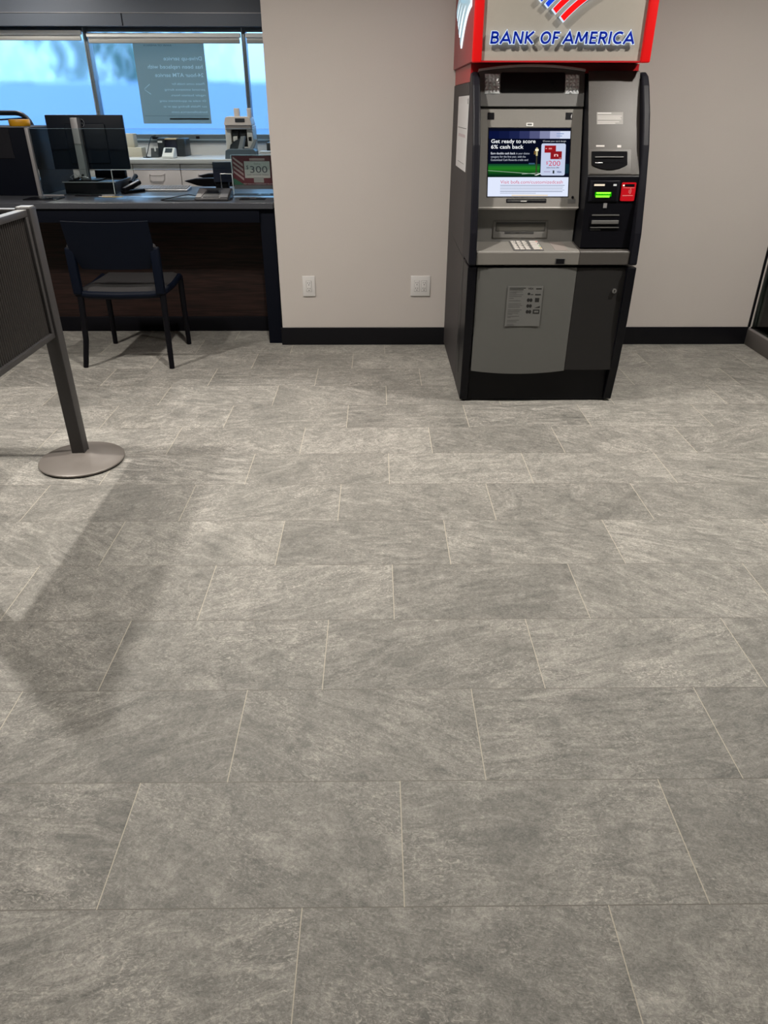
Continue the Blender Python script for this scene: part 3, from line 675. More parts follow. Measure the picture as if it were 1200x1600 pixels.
# right column
rc = MB()
rc.prism_x([(3.635, .79), (3.655, 1.10), (3.655+.524*.42, 1.52), (3.945, 1.52), (3.9, 1.2), (3.83, .79)], FXD+.006, FX1+.004, ATM_BLK); rco = rc.build('side_column', atm)
rp_ = MB(); vt2 = Rf.px(917, 111)[1]; vb2 = Rf.px(918, 273.5)[1]
rp_.slab(Rf, FXD+.006, FX1+.003, vb2, vt2, -.004, .004, ATM_RIGHT, .002); rp_.build('upper_panel', atm)
ml = MB(); TL = mat('taped_label', (.20, .19, .18), .5)
ml.rect(Rf, (932, 176), (973, 195), .004, .0046, TL); u0, v1 = Rf.px(932, 176); u1, v0 = Rf.px(973, 195)
for k, b in enumerate((.55, 0, .95, .9, .93, 0, .85, .7)):
    if b: ml.slab(Rf, u0+.004, u0+b*(u1-u0), v1-.006-k*.0066, v1-.0035-k*.0066, .0046, .0049, WHITEP if k == 0 else mat('label_print', (.5, .47, .45), .5))
ml.build('instruction_label', atm)
dp = MB(); u0, v1 = Rf.px(924, 238); u1, v0 = Rf.px(979, 265); du = u1-u0
MB().slab(Rf, u0-.01, u1+.02, v0-.022, v1+.012, .003, .0055, ATM_RIGHT, .002).build('slot_surround', atm)
q = [(u0, v1), (u1, v1)]+[(u1-du*i/16, v0+.018-.022*(1-((i/8-1)**2))) for i in range(17)]
dp.poly(Rf, q, .004, .010, mat('slot_black', (.003, .003, .004), .7, spec=.05)); dp.slab(Rf, u0+.014, u1-.02, v1-.030, v1-.026, .010, .016, ATM_MID); dp.slab(Rf, u0+.014, u1-.02, v1-.052, v1-.036, .010, .011, mat('slot_black', (0, 0, 0))); dp.slab(Rf, u0+.014, u0+.05, v1-.055, v1-.052, .010, .014, STEEL)
dp.build('deposit_slot', atm)
MB().rect(Rf, (931, 227.5), (944, 230), .004, .0048, mat('label_print', (.5, .47, .45), .5)).build('slot_caption', atm)
MB().rect(Rf, (964, 227.5), (970, 231), .004, .0048, mat('label_print', (.5, .47, .45), .5)).build('slot_caption', atm)
# lower black part
Rl = Plane((0, 3.655, 1.10), (0, .06, 1)); Rl.n = -Rl.n if Rl.n.y > 0 else Rl.n
cr = MB(); cr.rect(Rl, (922, 282), (965, 315), 0, .006, ATM_FIN, .003)
cr.rect(Rl, (927, 284.5), (961, 313), .006, .0075, ATM_BLK)
cr.rect(Rl, (928, 287.5), (944, 290.5), .0075, .009, emi('reader_lamp', (1, .85, .65), .9)).rect(Rl, (958, 287.5), (962.5, 290.5), .0075, .009, emi('reader_lamp2', (.9, .9, .85), .7))
cro = cr.build('card_reader', atm)
gl = MB(); gl.rect(Rl, (929.5, 300), (954, 307), .0076, .010, emi('green_guide', (.01, .45, .0), .9))
u0, v1 = Rl.px(930, 299); 
for k in range(11):
    gl.slab(Rl, u0+.004+k*.0062, u0+.008+k*.0062, v1-.010-(.001 if k % 2 else 0), v1-.003, .010, .012, emi('green_guide_bright', (.35, 1, .05), 1.6))
    if k < 10: gl.slab(Rl, u0+.003+k*.0066, u0+.007+k*.0066, v1-.026, v1-.017, .010, .012, emi('green_guide_bright', (.35, 1, .05), 1.6))
gl.build('card_guide_light', cro)
tp = MB(); u0, v1 = Rl.px(972, 285); u1, v0 = Rl.px(990, 314); REDT = mat('tap_reader_red', (.42, .004, .01), .3, emit=(1, .01, .02), estr=.12)
tp.poly(Rl, rounded(u1-u0, v1-v0, .006, cx=(u0+u1)/2, cy=(v0+v1)/2), 0, .006, REDT)
tp.slab(Rl, u0+.014, u1-.008, v1-.018, v1-.007, .006, .007, BLKG); tp.slab(Rl, u0+.005, u0+.011, v1-.016, v1-.010, .006, .008, emi('tap_led', (.6, 1, .7), 2))
PK = mat('tap_print', (.7, .25, .25), .5)
for r in (.007, .012, .017):
    tp.tube([Rl.P((u0+u1)/2-.004+r*math.cos(a), (v0+v1)/2+.002+r*math.sin(a), .0065) for a in [(-.8+1.6*i/8) for i in range(9)]], .0009, PK, 5)
tp.slab(Rl, u0+.008, u1-.010, v0+.022, v0+.025, .006, .0066, PK); tp.slab(Rl, u0+.006, u1-.006, v1-.024, v1-.022, .006, .0066, PK)
tp.build('tap_reader', atm)
rs = MB(); rs.rect(Rl, (925, 335), (967, 337), 0, .006, ATM_MID); rs.rect(Rl, (922, 337.5), (967, 354), 0, .003, BLKG); rs.rect(Rl, (924, 344), (965, 350), .003, .012, ATM_MID, .002); rs.rect(Rl, (922, 354.5), (966, 356), 0, .008, ATM_MID)
rs.rect(Rl, (921, 358), (966, 362), 0, .001, SLOTD).rect(Rl, (922, 358.5), (938, 359.6), .001, .0014, INKG)
rs.build('receipt_slot', atm)
MB().rect(Rl, (943, 317.5), (947.5, 325), 0, .004, ALU).build('status_tag', atm)

# topper sign
TX0_, TX1_, TYF = .434, 1.238, 3.80
sg = thing('illuminated_sign', 'red box sign with bank lettering and striped emblem on top of the cash machine', 'sign', ((TX0_+TX1_)/2, 4.2, 1.49))
band = MB().box(AX0+.004, AX1-.02, 3.955, 4.70, 1.4875, 1.56, RED); band.build('base_band', sg)
hs = MB().box(TX0_, TX1_, TYF+.02, 4.70, 1.562, 2.2, REDSIDE, .003); hs.build('housing', sg)
tz = TYF+.012
MB().box(TX0_+.036, TX1_-.036, tz, TYF+.03, 1.564, 2.2, SIGNF).build('face_panel', sg)
for x0, x1 in ((TX0_, TX0_+.042), (TX1_-.042, TX1_)):
    q = MB().box(x0, x1, TYF-.006, TYF+.03, 1.557, 2.2, REDLIT, .006); q.build('corner_trim', sg)
MB().box(TX0_+.04, TX1_-.04, TYF, TYF+.03, 1.558, 1.5645, RED).build('lower_trim', sg)
Sp = Plane((0, tz, 0), (0, 0, 1)); Sp.n = Vector((0, -1, 0))
LW = emi('letter_halo_white', (.72, .85, 1.0), 1.0); LB = mat('letter_blue', (.002, .012, .22), .3, emit=(.0, .03, .5), estr=.25)
a0 = Sp.px(765, 69); a1 = Sp.px(988, 70.5); hcap = Sp.px(775, 49.5)[1]-Sp.px(775, 69)[1]
wtot = a1[0]-a0[0]
words_ = [('BANK', 0, 0.300), ('OF', .345, .475), ('AMERICA', .505, 1.0)]
def arc_pts(cx, cy, rx, ry, a0_, a1_, n=14):
    return [(cx+rx*math.cos(math.radians(a0_+(a1_-a0_)*i/n)), cy+ry*math.sin(math.radians(a0_+(a1_-a0_)*i/n))) for i in range(n+1)]
GLYPH = {   # stroke skeletons, cap height 1
    'A': (.86, [[(.02, 0), (.43, .90), (.84, 0)], [(.20, .30), (.66, .30)]]),
    'B': (.66, [[(.10, 0), (.10, 1)], [(.10, .91), (.32, .91)]+arc_pts(.34, .715, .20, .195, 90, -90)+[(.10, .52)], [(.10, .52), (.36, .52)]+arc_pts(.36, .305, .24, .215, 90, -90)+[(.10, .09)]]),
    'N': (.80, [[(.10, 0), (.10, 1)], [(.12, .95), (.68, .05)], [(.70, 0), (.70, 1)]]),
    'K': (.72, [[(.10, 0), (.10, 1)], [(.64, .98), (.16, .48)], [(.20, .54), (.68, .02)]]),
    'O': (.96, [arc_pts(.48, .5, .38, .42, 0, 360, 32)]),
    'F': (.58, [[(.10, 0), (.10, 1)], [(.10, .91), (.56, .91)], [(.10, .50), (.50, .50)]]),
    'M': (1.02, [[(.08, 0), (.18, .98)], [(.17, .96), (.51, .20)], [(.51, .20), (.85, .96)], [(.84, .98), (.94, 0)]]),
    'E': (.60, [[(.10, 0), (.10, 1)], [(.10, .91), (.56, .91)], [(.10, .50), (.52, .50)], [(.10, .09), (.58, .09)]]),
    'R': (.70, [[(.10, 0), (.10, 1)], [(.10, .91), (.34, .91)]+arc_pts(.36, .70, .22, .21, 90, -90)+[(.10, .49)], [(.34, .47), (.66, .0)]]),
    'I': (.20, [[(.10, 0), (.10, 1)]]),
    'C': (.80, [arc_pts(.50, .5, .40, .42, 52, 308, 26)]),
}
def letter_mesh(ch, x, y, sx, sy, w, z0, z1, m, mb):
    for st in GLYPH[ch][1]:
        P = [Vector((x+p[0]*sx+p[1]*sy*.10, y+p[1]*sy)) for p in st]; closed = (P[0]-P[-1]).length < 1e-4
        L = []; Rr = []
        for i, p in enumerate(P):
            q0 = P[i-1] if i > 0 else (P[-2] if closed else p); q1 = P[i+1] if i < len(P)-1 else (P[1] if closed else p)
            d1 = (p-q0).normalized() if q0 != p else (q1-p).normalized(); d2 = (q1-p).normalized() if q1 != p else d1
            n1 = Vector((-d1.y, d1.x)); n2 = Vector((-d2.y, d2.x)); nn = (n1+n2).normalized(); k = w/2/max(.45, nn.dot(n1))
            L.append(p+nn*k); Rr.append(p-nn*k)
        if not closed:
            e = (w-.0038)*0
        for i in range(len(P)-1):
            mb.poly(Sp, [tuple(L[i]), tuple(L[i+1]), tuple(Rr[i+1]), tuple(Rr[i])], z0, z1, m)
    return mb
for body_, f0, f1 in words_:
    gap = .13; tot = sum(GLYPH[c_][0] for c_ in body_)+gap*(len(body_)-1); sx = (f1-f0)*wtot/tot; x = a0[0]+f0*wtot-.002
    sy = hcap
    for c_ in body_:
        lt = MB(); letter_mesh(c_, x, a0[1], sx, sy, .0135, .012, .019, LW, lt)
        # white rim also past the stroke ends
        for st in GLYPH[c_][1]:
            if (Vector(st[0])-Vector(st[-1])).length > 1e-4:
                for p in (st[0], st[-1]):
                    X_, Y_ = x+p[0]*sx+p[1]*sy*.10, a0[1]+p[1]*sy
                    lt.poly(Sp, [(X_-.0062, Y_-.0022), (X_+.0062, Y_-.0022), (X_+.0062, Y_+.0022), (X_-.0062, Y_+.0022)], .012, .0189, LW)
        letter_mesh(c_, x, a0[1], sx, sy, .0090, .019, .0215, LB, lt)
        lt.build('letter', sg); x += (GLYPH[c_][0]+gap)*sx
# emblem: curved stripes rising to the right
def stripe(mb, P0, P1, ext, w, mface, medge, pl, grow=.004, lift=(.010, .022)):
    """arc band from P0 (lower left) sweeping up and right through P1 and on by ext"""
    P0 = Vector(P0); P1 = Vector(P1); d = P1-P0
    ctr = P0+d*.5+Vector((-d.y, d.x))*.13
    def bez(t): return P0*(1-t)**2+ctr*2*t*(1-t)+P1*t*t
    T = [i/14*ext for i in range(15)]
    def band_(w, e):
        L = []; Rr = []
        for t in T:
            t2 = t if e == 0 else (t-.02*(1 if t == 0 else 0)+(.02 if t == T[-1] else 0))
            p = bez(t2); q = bez(t2+.01); n = Vector((-(q-p).y, (q-p).x)).normalized()
            L.append(tuple(p+n*w/2)); Rr.append(tuple(p-n*w/2))
        return L+Rr[::-1]
    mb.poly(pl, band_(w+grow*2, 1), lift[0], lift[1]-.003, medge)
    mb.poly(pl, band_(w, 0), lift[1]-.003, lift[1], mface)
em = MB(); ER = mat('emblem_red', (.7, .005, .008), .3, emit=(1, .0, .0), estr=.55); EB = mat('emblem_blue', (.005, .03, .45), .3, emit=(0, .06, .8), estr=.5)
for a, m_, w_, L_ in (((877, 30), ER, .024, 1), ((865, 18), ER, .023, .9), ((853, 9), EB, .019, .8), ((843, 1), EB, .017, .7)):
    p0 = Sp.px(*a); stripe(em, p0, (p0[0]+.24*L_, p0[1]+.145*L_), 1, w_, m_, LW, Sp, .0022)
em.build('emblem', sg)
Xp = Plane((TX0_, 0, 0), (0, 0, 1), (0, -1, 0)); Xp.n = Vector((-1, 0, 0))
Xp.u = Vector((0, -1, 0))
se = MB(); EF = mat('side_emblem_fill', (.35, .45, .5), .4, emit=(.4, .6, .7), estr=.5); LW2 = emi('side_emblem_white', (.85, .95, 1.0), 1.3)
for a, b, ext in (((721.8, 66), (734, 6), 1.3), ((719.5, 49), (729.5, 4), 1.5), ((718, 36), (725.5, 2), 1.7), ((716.5, 24), (721.5, 0), 2.0)):
    stripe(se, Xp.px(*a), Xp.px(*b), ext, .034, EF, LW2, Xp, .014, (.0005, .010))
se.build('side_emblem', sg)

# printed sheet taped to the machine's side
Sx = Plane((AX0, 0, 0), (0, 0, 1), (0, -1, 0)); Sx.n = Vector((-1, 0, 0))
sh = MB(); PAPER = mat('paper_white', (.66, .65, .66), .6); PINK = mat('paper_print_pale', (.50, .40, .42), .6)
sh.box(AX0-.0025, AX0-.0003, 3.925, 4.40, 1.100, 1.430, PAPER)
sh.box(AX0-.0032, AX0-.0024, 3.935, 3.955, 1.395, 1.418, INKG).box(AX0-.0030, AX0-.0024, 3.96, 4.36, 1.288, 1.291, INKG)
for k in range(13): sh.box(AX0-.0030, AX0-.0024, 4.0+k*.025, 4.016+k*.025, 1.247+.003*(k % 2), 1.262, PINK)
for v in range(1):
    sh.box(AX0-.0030, AX0-.0024, 4.0, 4.3, 1.13, 1.132, INKG)
tag(sh.build('paper_notice'), 'white printed sheet taped on the left side of the cash machine', 'paper')

# ------------------------------------------------------------------ wall outlets
OUT = mat('outlet_white', (.68, .66, .65), .35); HOLE = mat('outlet_slot', (.02, .02, .02), .6)
def outlet(cx, cz, gangs, label, w):
    o = thing('wall_outlet', label, 'outlet', (cx, YW, cz-.0635), 'wall outlets above the black baseboard')
    MB().box(cx-w/2, cx+w/2, YW-.0075, YW, cz-.0635, cz+.0635, OUT, .003).build('cover_plate', o)
    for k in range(gangs):
        gx = cx+(k-(gangs-1)/2)*.046
        r = MB().box(gx-.0165, gx+.0165, YW-.0095, YW-.006, cz-.0335, cz+.0335, OUT, .0015)
        r.box(gx-.0175, gx+.0175, YW-.0077, YW-.006, cz-.0345, cz+.0345, INKG)
        for dz in (.017, -.017):
            r.box(gx-.008, gx-.0055, YW-.0102, YW-.009, cz+dz, cz+dz+.009, HOLE).box(gx+.0045, gx+.007, YW-.0102, YW-.009, cz+dz, cz+dz+.008, HOLE)
            r.box(gx-.0025, gx+.0025, YW-.0102, YW-.009, cz+dz-.010, cz+dz-.005, HOLE)
        r.build('receptacle', o)
outlet(-.435, .380, 1, 'single white wall outlet by the teller counter end', .080)
outlet(.281, .381, 2, 'double white wall outlet beside the cash machine', .125)

# ------------------------------------------------------------------ queue barrier
bar = thing('queue_barrier', 'bronze grey queue barrier with ribbed dark panel on a round base', 'barrier', (-1.336, 2.944, 0))
px0, px1, py0, py1 = -1.364, -1.308, 2.915, 2.973
PC = ((px0+px1)/2, (py0+py1)/2)
BASEM = mat('barrier_base_taupe', (.20, .178, .162), .42, metal=.2)
def disc(cx, cy, parent, k=1):
    b = MB().lathe([(0, .0), (.178*k, .0), (.178*k, .004)], (cx, cy, 0), BLK, 64); b.build('foot_pad', parent)
    MB().lathe([(r_*k, z_) for r_, z_ in ((.178, .004), (.182, .008), (.182, .013), (.176, .017), (.10, .025), (.058, .031), (.046, .036), (0, .037))], (cx, cy, 0), BASEM, 64).build('base', parent)
disc(-1.322, 2.912, bar)
MB().box(px0, px1, py0, py1, .03, 1.05, BRONZE, .003).build('post', bar)
MB().box(px0+.0035, px1-.0035, py0+.0035, py1-.0035, 1.05, 1.054, mat('barrier_cap', (.42, .42, .42), .35, metal=.4), .001).build('post_cap', bar)
CAPM = MATS['barrier_cap']
def rib_panel(parent, axis, a0, a1, c, z0=.52, z1=1.045, post=True):
    """frame with a ribbed sheet; axis 'y' runs along Y at X=c"""
    def B(mb, s0, s1, c0, c1, q0, q1, m, bev=.002):
        if axis == 'y': mb.box(c0, c1, s0, s1, q0, q1, m, bev)
        else: mb.box(s0, s1, c0, c1, q0, q1, m, bev)
    f = MB()
    B(f, a0, a1, c-.018, c+.018, z1-.024, z1-.001, BRONZE); B(f, a0, a1, c-.017, c+.017, z1-.001, z1, CAPM, 0)
    B(f, a0, a1, c-.018, c+.018, z0, z0+.022, BRONZE)
    B(f, a0, a0+.022, c-.018, c+.018, z0+.022, z1-.024, BRONZE); B(f, a1-.022, a1, c-.018, c+.018, z0+.022, z1-.024, BRONZE)
    f.build('panel_frame', parent)
    RIB = MATS.get('ribbed_sheet') or mat('ribbed_sheet', (.030, .027, .026), .28)
    s = MB(); n = int((a1-a0-.044)/.0165); vs = []
    for i in range(n*6+1):
        t = i/6; p_ = a0+.022+t*(a1-a0-.044)/n; d = .0085*math.sqrt(max(0, 1-((t % 1)*2-1)**2))
        for z in (z0+.02, z1-.022):
            vs.append((c+d, p_, z) if axis == 'y' else (p_, c-d, z))
    k = len(vs)
    fs = [(2*i, 2*i+2, 2*i+3, 2*i+1) for i in range(n*6)]
    vs += [((c-.005, p_[1], p_[2]) if axis == 'y' else (p_[0], c+.005, p_[2])) for p_ in vs]
    fs += [(k+2*i, k+2*i+1, k+2*i+3, k+2*i+2) for i in range(n*6)]
    s.add(vs, fs, RIB, True); s.build('ribbed_panel', parent)
rib_panel(bar, 'y', 1.93, 2.910, -1.334, .560)
rib_panel(bar, 'x', -2.6, -1.369, 2.945, .560)
MB().box(-1.334-.03, -1.334+.03, 1.868, 1.926, .02, 1.05, BRONZE, .003).build('post', bar)
disc(-1.334, 1.897, bar, .5)

# ------------------------------------------------------------------ teller counter
WOOD = bpy.data.materials.new('dark_walnut_panel'); WOOD.use_nodes = True
n = WOOD.node_tree; b = n.nodes['Principled BSDF']; tcn = n.nodes.new('ShaderNodeTexCoord'); mpn = n.nodes.new('ShaderNodeMapping'); mpn.inputs['Scale'].default_value = (1.5, 1.5, 34)
nz = n.nodes.new('ShaderNodeTexNoise'); nz.inputs['Scale'].default_value = 3; nz.inputs['Detail'].default_value = 6; nz.inputs['Distortion'].default_value = .6
rpn = n.nodes.new('ShaderNodeValToRGB'); rpn.color_ramp.elements[0].position = .35; rpn.color_ramp.elements[0].color = (.008, .0040, .0035, 1); rpn.color_ramp.elements[1].position = .7; rpn.color_ramp.elements[1].color = (.030, .0135, .0105, 1)
n.links.new(tcn.outputs['Object'], mpn.inputs[0]); n.links.new(mpn.outputs[0], nz.inputs[0]); n.links.new(nz.outputs[0], rpn.inputs[0]); n.links.new(rpn.outputs[0], b.inputs['Base Color']); b.inputs['Roughness'].default_value = .55; b.inputs['Specular IOR Level'].default_value = .25
CZ = .874
tcx = thing('teller_counter', 'long dark teller counter with walnut kick panel and overhanging top', 'counter', (-2.9, 5.2, 0))
MB().box(XL+.005, -.630, YW, 5.74, CZ-.035, CZ, COUNTERTOP, .003).build('countertop', tcx)
MB().box(XL+.005, -.72, YW+.015, YW+.055, CZ-.115, CZ-.035, NAVY, .002).build('apron', tcx)
MB().box(XL+.005, -.72, 5.06, 5.10, .10, CZ-.035, WOOD).build('kick_panel', tcx)
MB().box(XL+.005, -.72, 5.045, 5.10, 0, .10, BLK, .002).build('toe_base', tcx)
MB().box(-.72, -.632, YW+.03, 5.74, 0, CZ-.035, NAVY, .003).build('end_panel', tcx)
MB().box(-1.60, -.66, 4.985, 5.09, CZ, CZ+.0015, STEEL).build('reflection_strip', tcx)  # thin steel strip added to stand for the pale reflection across the countertop
# glass shield
gs = thing('glass_shield', 'clear glass teller shield with low pass-through opening above the counter', 'glass shield', (-1.4, 5.12, CZ))
g = MB(); GX0, GX1, GZ = -2.183, -.632, 1.2615
cut0, cut1, cz = -1.713, -.632, 1.029
g.box(GX0, cut0, 5.12, 5.130, CZ+.005, cz, CLEAR).box(GX0, GX1, 5.12, 5.130, cz, GZ, CLEAR); g.build('glass', gs)
EDGE = mat('polished_glass_edge', (.62, .72, .74), .2, emit=None)
e = MB().box(cut0-.003, cut0, 5.1195, 5.1305, CZ+.005, cz, EDGE).box(cut0, -1.56, 5.1195, 5.1305, cz-.003, cz, EDGE).box(GX0, GX1, 5.1195, 5.1305, GZ-.0008, GZ+.0005, mat('glass_top_edge', (.25, .35, .42), .25))
e.build('glass_edge', gs)
MB().box(GX0, -2.045, 5.11, 5.14, CZ, CZ+.006, ALU).build('floor_channel', gs)
MB().box(-1.80, cut0, 5.11, 5.14, CZ, CZ+.006, ALU).build('floor_channel', gs)
# divider cabinet
dv = thing('privacy_divider', 'black box divider with a silver front edge standing on the teller counter', 'divider', (-3.2, 5.4, CZ))
MB().box(-4.4, -2.205, 5.11, 5.73, CZ, 1.268, NAVY, .004).build('cabinet', dv)
MB().box(-2.9, -2.31, 5.105, 5.11, CZ+.22, 1.262, mat('divider_inset', (.010, .010, .014), .5, spec=.25)).build('inset_panel', dv)
MB().box(-2.205, -2.184, 5.095, 5.12, CZ, 1.266, ALU, .001).build('edge_post', dv, label='silver edge post')
MB().box(-2.204, -2.192, 5.12, 5.73, CZ, 1.266, mat('divider_gloss', (.004, .009, .018), .45, spec=.15)).build('return_panel', dv)
# yellow tape roll on divider
yt = MB(); P = at(31, 194.5, 5.45)
yt.lathe([(.030, -.020), (.062, -.020), (.066, -.012), (.066, .012), (.062, .019), (.030, .019)], (P.x, 5.45, 1.2885), mat('amber_tape', (.85, .42, .02), .35), 32)
tag(yt.build('tape_roll'), 'yellow tape roll lying on top of the black divider', 'tape')

# monitor seen from behind
MY = 5.33
mo_ = thing('computer_monitor', 'black flat monitor seen from behind on a silver stand arm', 'monitor', (-1.95, MY, CZ))
a, b_, c_, d_ = at(68, 178, MY), at(188.5, 181, MY), at(205, 265, MY), at(86, 264, MY)
mx0, mx1, mz0, mz1 = (a.x+d_.x)/2, (b_.x+c_.x)/2, (c_.z+d_.z)/2, (a.z+b_.z)/2
MB().box(mx0, mx1, MY, MY+.028, mz0, mz1, mat('monitor_back_navy', (.005, .009, .018), .45, spec=.3), .006).build('housing', mo_)
MB().box(mx0+.12, mx1-.12, MY-.012, MY+.002, mz0+.035, mz1-.05, mat('monitor_back_navy', (0, 0, 0)), .006).build('rear_bulge', mo_)
MB().box(mx0+.01, mx1-.01, MY+.028, MY+.030, mz0+.012, mz1-.010, emi('screen_glow', (.35, .45, .6), .5)).build('display', mo_)
st0, st1 = at(109.5, 184, MY-.04), at(120.5, 184, MY-.04)
arm = MB().box(st0.x, st1.x, MY-.055, MY-.018, .956, st0.z, ALU, .003).box(st1.x, st1.x+.012, MY-.050, MY-.02, .956, st0.z, mat('stand_side_grey', (.10, .10, .11), .4)); ao = arm.build('stand_arm', mo_, label='silver stand arm')
MB().tube([((st0.x+st1.x)/2+.002, MY-.057, .985), ((st0.x+st1.x)/2-.03, MY-.085, .965), ((st0.x+st1.x)/2-.06, MY-.09, .9585)], .007, BLK).build('cable', ao)
MB().box(st0.x-.07, st1.x+.08, MY-.09, MY+.09, .9485, .956, BLK, .003).build('stand_base', mo_)
lg_ = MB(); Mp = Plane((0, MY-.012, 0), (0, 0, 1)); Mp.n = Vector((0, -1, 0)); c = Mp.px(126, 192)
LGM = mat('monitor_logo_silver', (.32, .35, .38), .3, metal=.5)
lg_.tube([Mp.P(c[0]+.023*math.cos(a*math.pi/16), c[1]+.023*math.sin(a*math.pi/16), .001) for a in range(32)], .0016, LGM, 6, closed=True)
lg_.text('DELL', LGM, Mp.mat(c[0], c[1]-.005), h=.010, width=.034, bold=.02, align='CENTER', extrude=.0015); lg_.build('maker_badge', mo_)
# riser box under it
rz = MB().box(-2.075, -1.742, 5.225, 5.60, CZ, .9478, BLKG, .004).box(-2.085, -1.732, 5.219, 5.226, .942, .9482, ALU, .001)
tag(rz.build('monitor_riser'), 'glossy black riser box with thin silver top under the monitor', 'riser')
# cables and clips at left of arm
cb = MB()
for k in range(3):
    x = -2.02+k*.03; cb.tube([(x+.02, 5.245+.01*k, .951), (x-.012, 5.24, .975), (x+.02, 5.25, .995-.008*k), (x+.045, 5.25, .968), (x+.035, 5.255, .951)], .0025, ALU, 6)
tag(cb.build('cable_bundle'), 'small loops of grey cable on the riser beside the monitor arm', 'cable')
# small black box behind arm, on the riser
tag(MB().box(at(150, 280, 5.5).x, -1.748, 5.50, 5.545, .948, .998, BLK, .003).build('card_box'), 'small black box standing on the riser right of the monitor arm', 'box')
# stapler
stp = thing('stapler', 'black stapler lying open beside the monitor riser', 'stapler', (-1.62, 5.36, CZ))
MB().bar((-1.69, 5.215, CZ+.010), (-1.60, 5.365, CZ+.010), .045, .018, BLK, .004).build('stapler_base', stp)
MB().bar((-1.688, 5.22, CZ+.022), (-1.61, 5.35, CZ+.062), .034, .026, BLK, .008).build('stapler_arm', stp)
MB().bar((-1.684, 5.225, CZ+.036), (-1.613, 5.345, CZ+.074), .020, .004, ALU, .001).build('stapler_cap', stp)
# phone handset shape between
ph = thing('desk_phone', 'black desk phone behind the stapler', 'phone', (-1.62, 5.52, CZ))
MB().prism_x([(5.44, CZ), (5.62, CZ), (5.62, CZ+.06), (5.44, CZ+.02)], -1.728, -1.69, BLK).build('phone_base', ph, bevel=.004)
MB().tube([(-1.708, 5.47, CZ+.045), (-1.708, 5.50, CZ+.055), (-1.708, 5.57, CZ+.075), (-1.708, 5.60, CZ+.078)], [.017, .012, .012, .017], BLK, 12).build('handset', ph)
# pen, tray, card
tag(MB().tube([(-1.96, 5.12-.045, CZ+.005), (-1.78, 5.06, CZ+.005)], .004, BLK, 8).tube([(-1.78, 5.06, CZ+.005), (-1.765, 5.059, CZ+.005)], .0035, CHROME, 8).build('pen'), 'black pen lying on the counter in front of the glass shield', 'pen')
tag(MB().box(-1.77, -1.64, 5.02, 5.05, CZ, CZ+.002, mat('amber_card', (.55, .42, .15), .5)).box(-1.80, -1.72, 5.05, 5.08, CZ, CZ+.003, PAPER).build('paper_slip'), 'pale paper slip with a yellow edge at the pass-through', 'paper')
tr = MB().box(-2.20, -1.99, 4.84, 4.98, CZ, CZ+.006, BLKG, .002)
for k in range(6): tr.box(-2.14+k*.022, -2.127+k*.022, 4.95, 4.955, CZ+.006, CZ+.008, ALU)
tag(tr.build('signature_tray'), 'flat glossy black tray near the left end of the counter', 'tray')
# keyboard
kb = thing('keyboard', 'silver grey keyboard lying on the counter behind the glass', 'keyboard', (-1.50, 5.47, CZ))
MB().prism_x([(5.40, CZ), (5.54, CZ), (5.54, CZ+.022), (5.40, CZ+.010)], -1.675, -1.305, ALU).build('keyboard_case', kb, bevel=.003)
kk = MB()
Kp = Plane((0, 5.40, CZ+.010), (0, .14, .012)); Kp.n = -Kp.n if Kp.n.z < 0 else Kp.n
for r in range(5):
    for cI in range(17): kk.slab(Kp, -1.672+cI*.0212, -1.672+cI*.0212+.018, .010+r*.025, .010+r*.025+.020, 0, .005, mat('keycap_grey', (.22, .22, .23), .45))
kk.build('key_block', kb)
# signature terminal
tm = thing('signature_terminal', 'black signature pad with sloping glossy face at the counter edge', 'signature pad', (-1.01, 4.9, CZ))
MB().prism_x([(4.80, CZ), (4.985, CZ), (4.985, CZ+.055), (4.96, CZ+.06), (4.80, CZ+.016)], -1.125, -.915, mat('terminal_grey_black', (.03, .03, .034), .35)).build('terminal_body', tm, bevel=.006)
Tp = Plane((0, 4.80, CZ+.016), (0, .16, .044)); Tp.n = -Tp.n if Tp.n.z < 0 else Tp.n
MB().poly(Tp, [(-1.075, .015), (-.975, .015), (-.99, .125), (-1.06, .125)], .0, .0022, BLKG).build('pad_screen', tm)
MB().poly(Tp, [(-1.118, .01), (-1.085, .01), (-1.068, .13), (-1.10, .15), (-1.118, .15)], .0, .003, mat('terminal_trim_grey', (.13, .12, .12), .3)).build('pad_trim', tm)
MB().poly(Tp, [(-.965, .01), (-.922, .01), (-.922, .15), (-.955, .15), (-.98, .13)], .0, .003, mat('terminal_trim', (.10, .10, .11), .3)).build('pad_trim', tm)
cbl = MB(); cbl.tube([(-1.10, 4.86, CZ+.02), (-1.18, 4.90, CZ+.028), (-1.26, 4.90, CZ+.015), (-1.34, 4.83, CZ+.003), (-1.30, 4.79, CZ+.003), (-1.20, 4.78, CZ+.003), (-1.10, 4.81, CZ+.004)], .0025, BLK, 8)
cbl.build('terminal_cable', tm)
# black customer display seen from behind
cd = thing('customer_display', 'black upright customer display on a bent silver stand', 'display', (-1.03, 5.42, CZ))
da, db = at(331, 253, 5.40), at(365, 296, 5.40)
MB().box(da.x, db.x+.0, 5.40, 5.425, .93, da.z, mat('display_back_navy', (.008, .012, .028), .35), .004).build('display_case', cd)
MB().box(da.x+.005, db.x-.035, 5.42, 5.46, CZ, .93, BLK, .003).build('display_foot', cd)
MB().tube([(db.x-.072, 5.36, CZ+.004), (db.x-.072, 5.36, .985), (db.x+.005, 5.36, .985), (db.x+.012, 5.33, CZ+.004)], .004, STEEL, 8).build('wire_stand', cd)
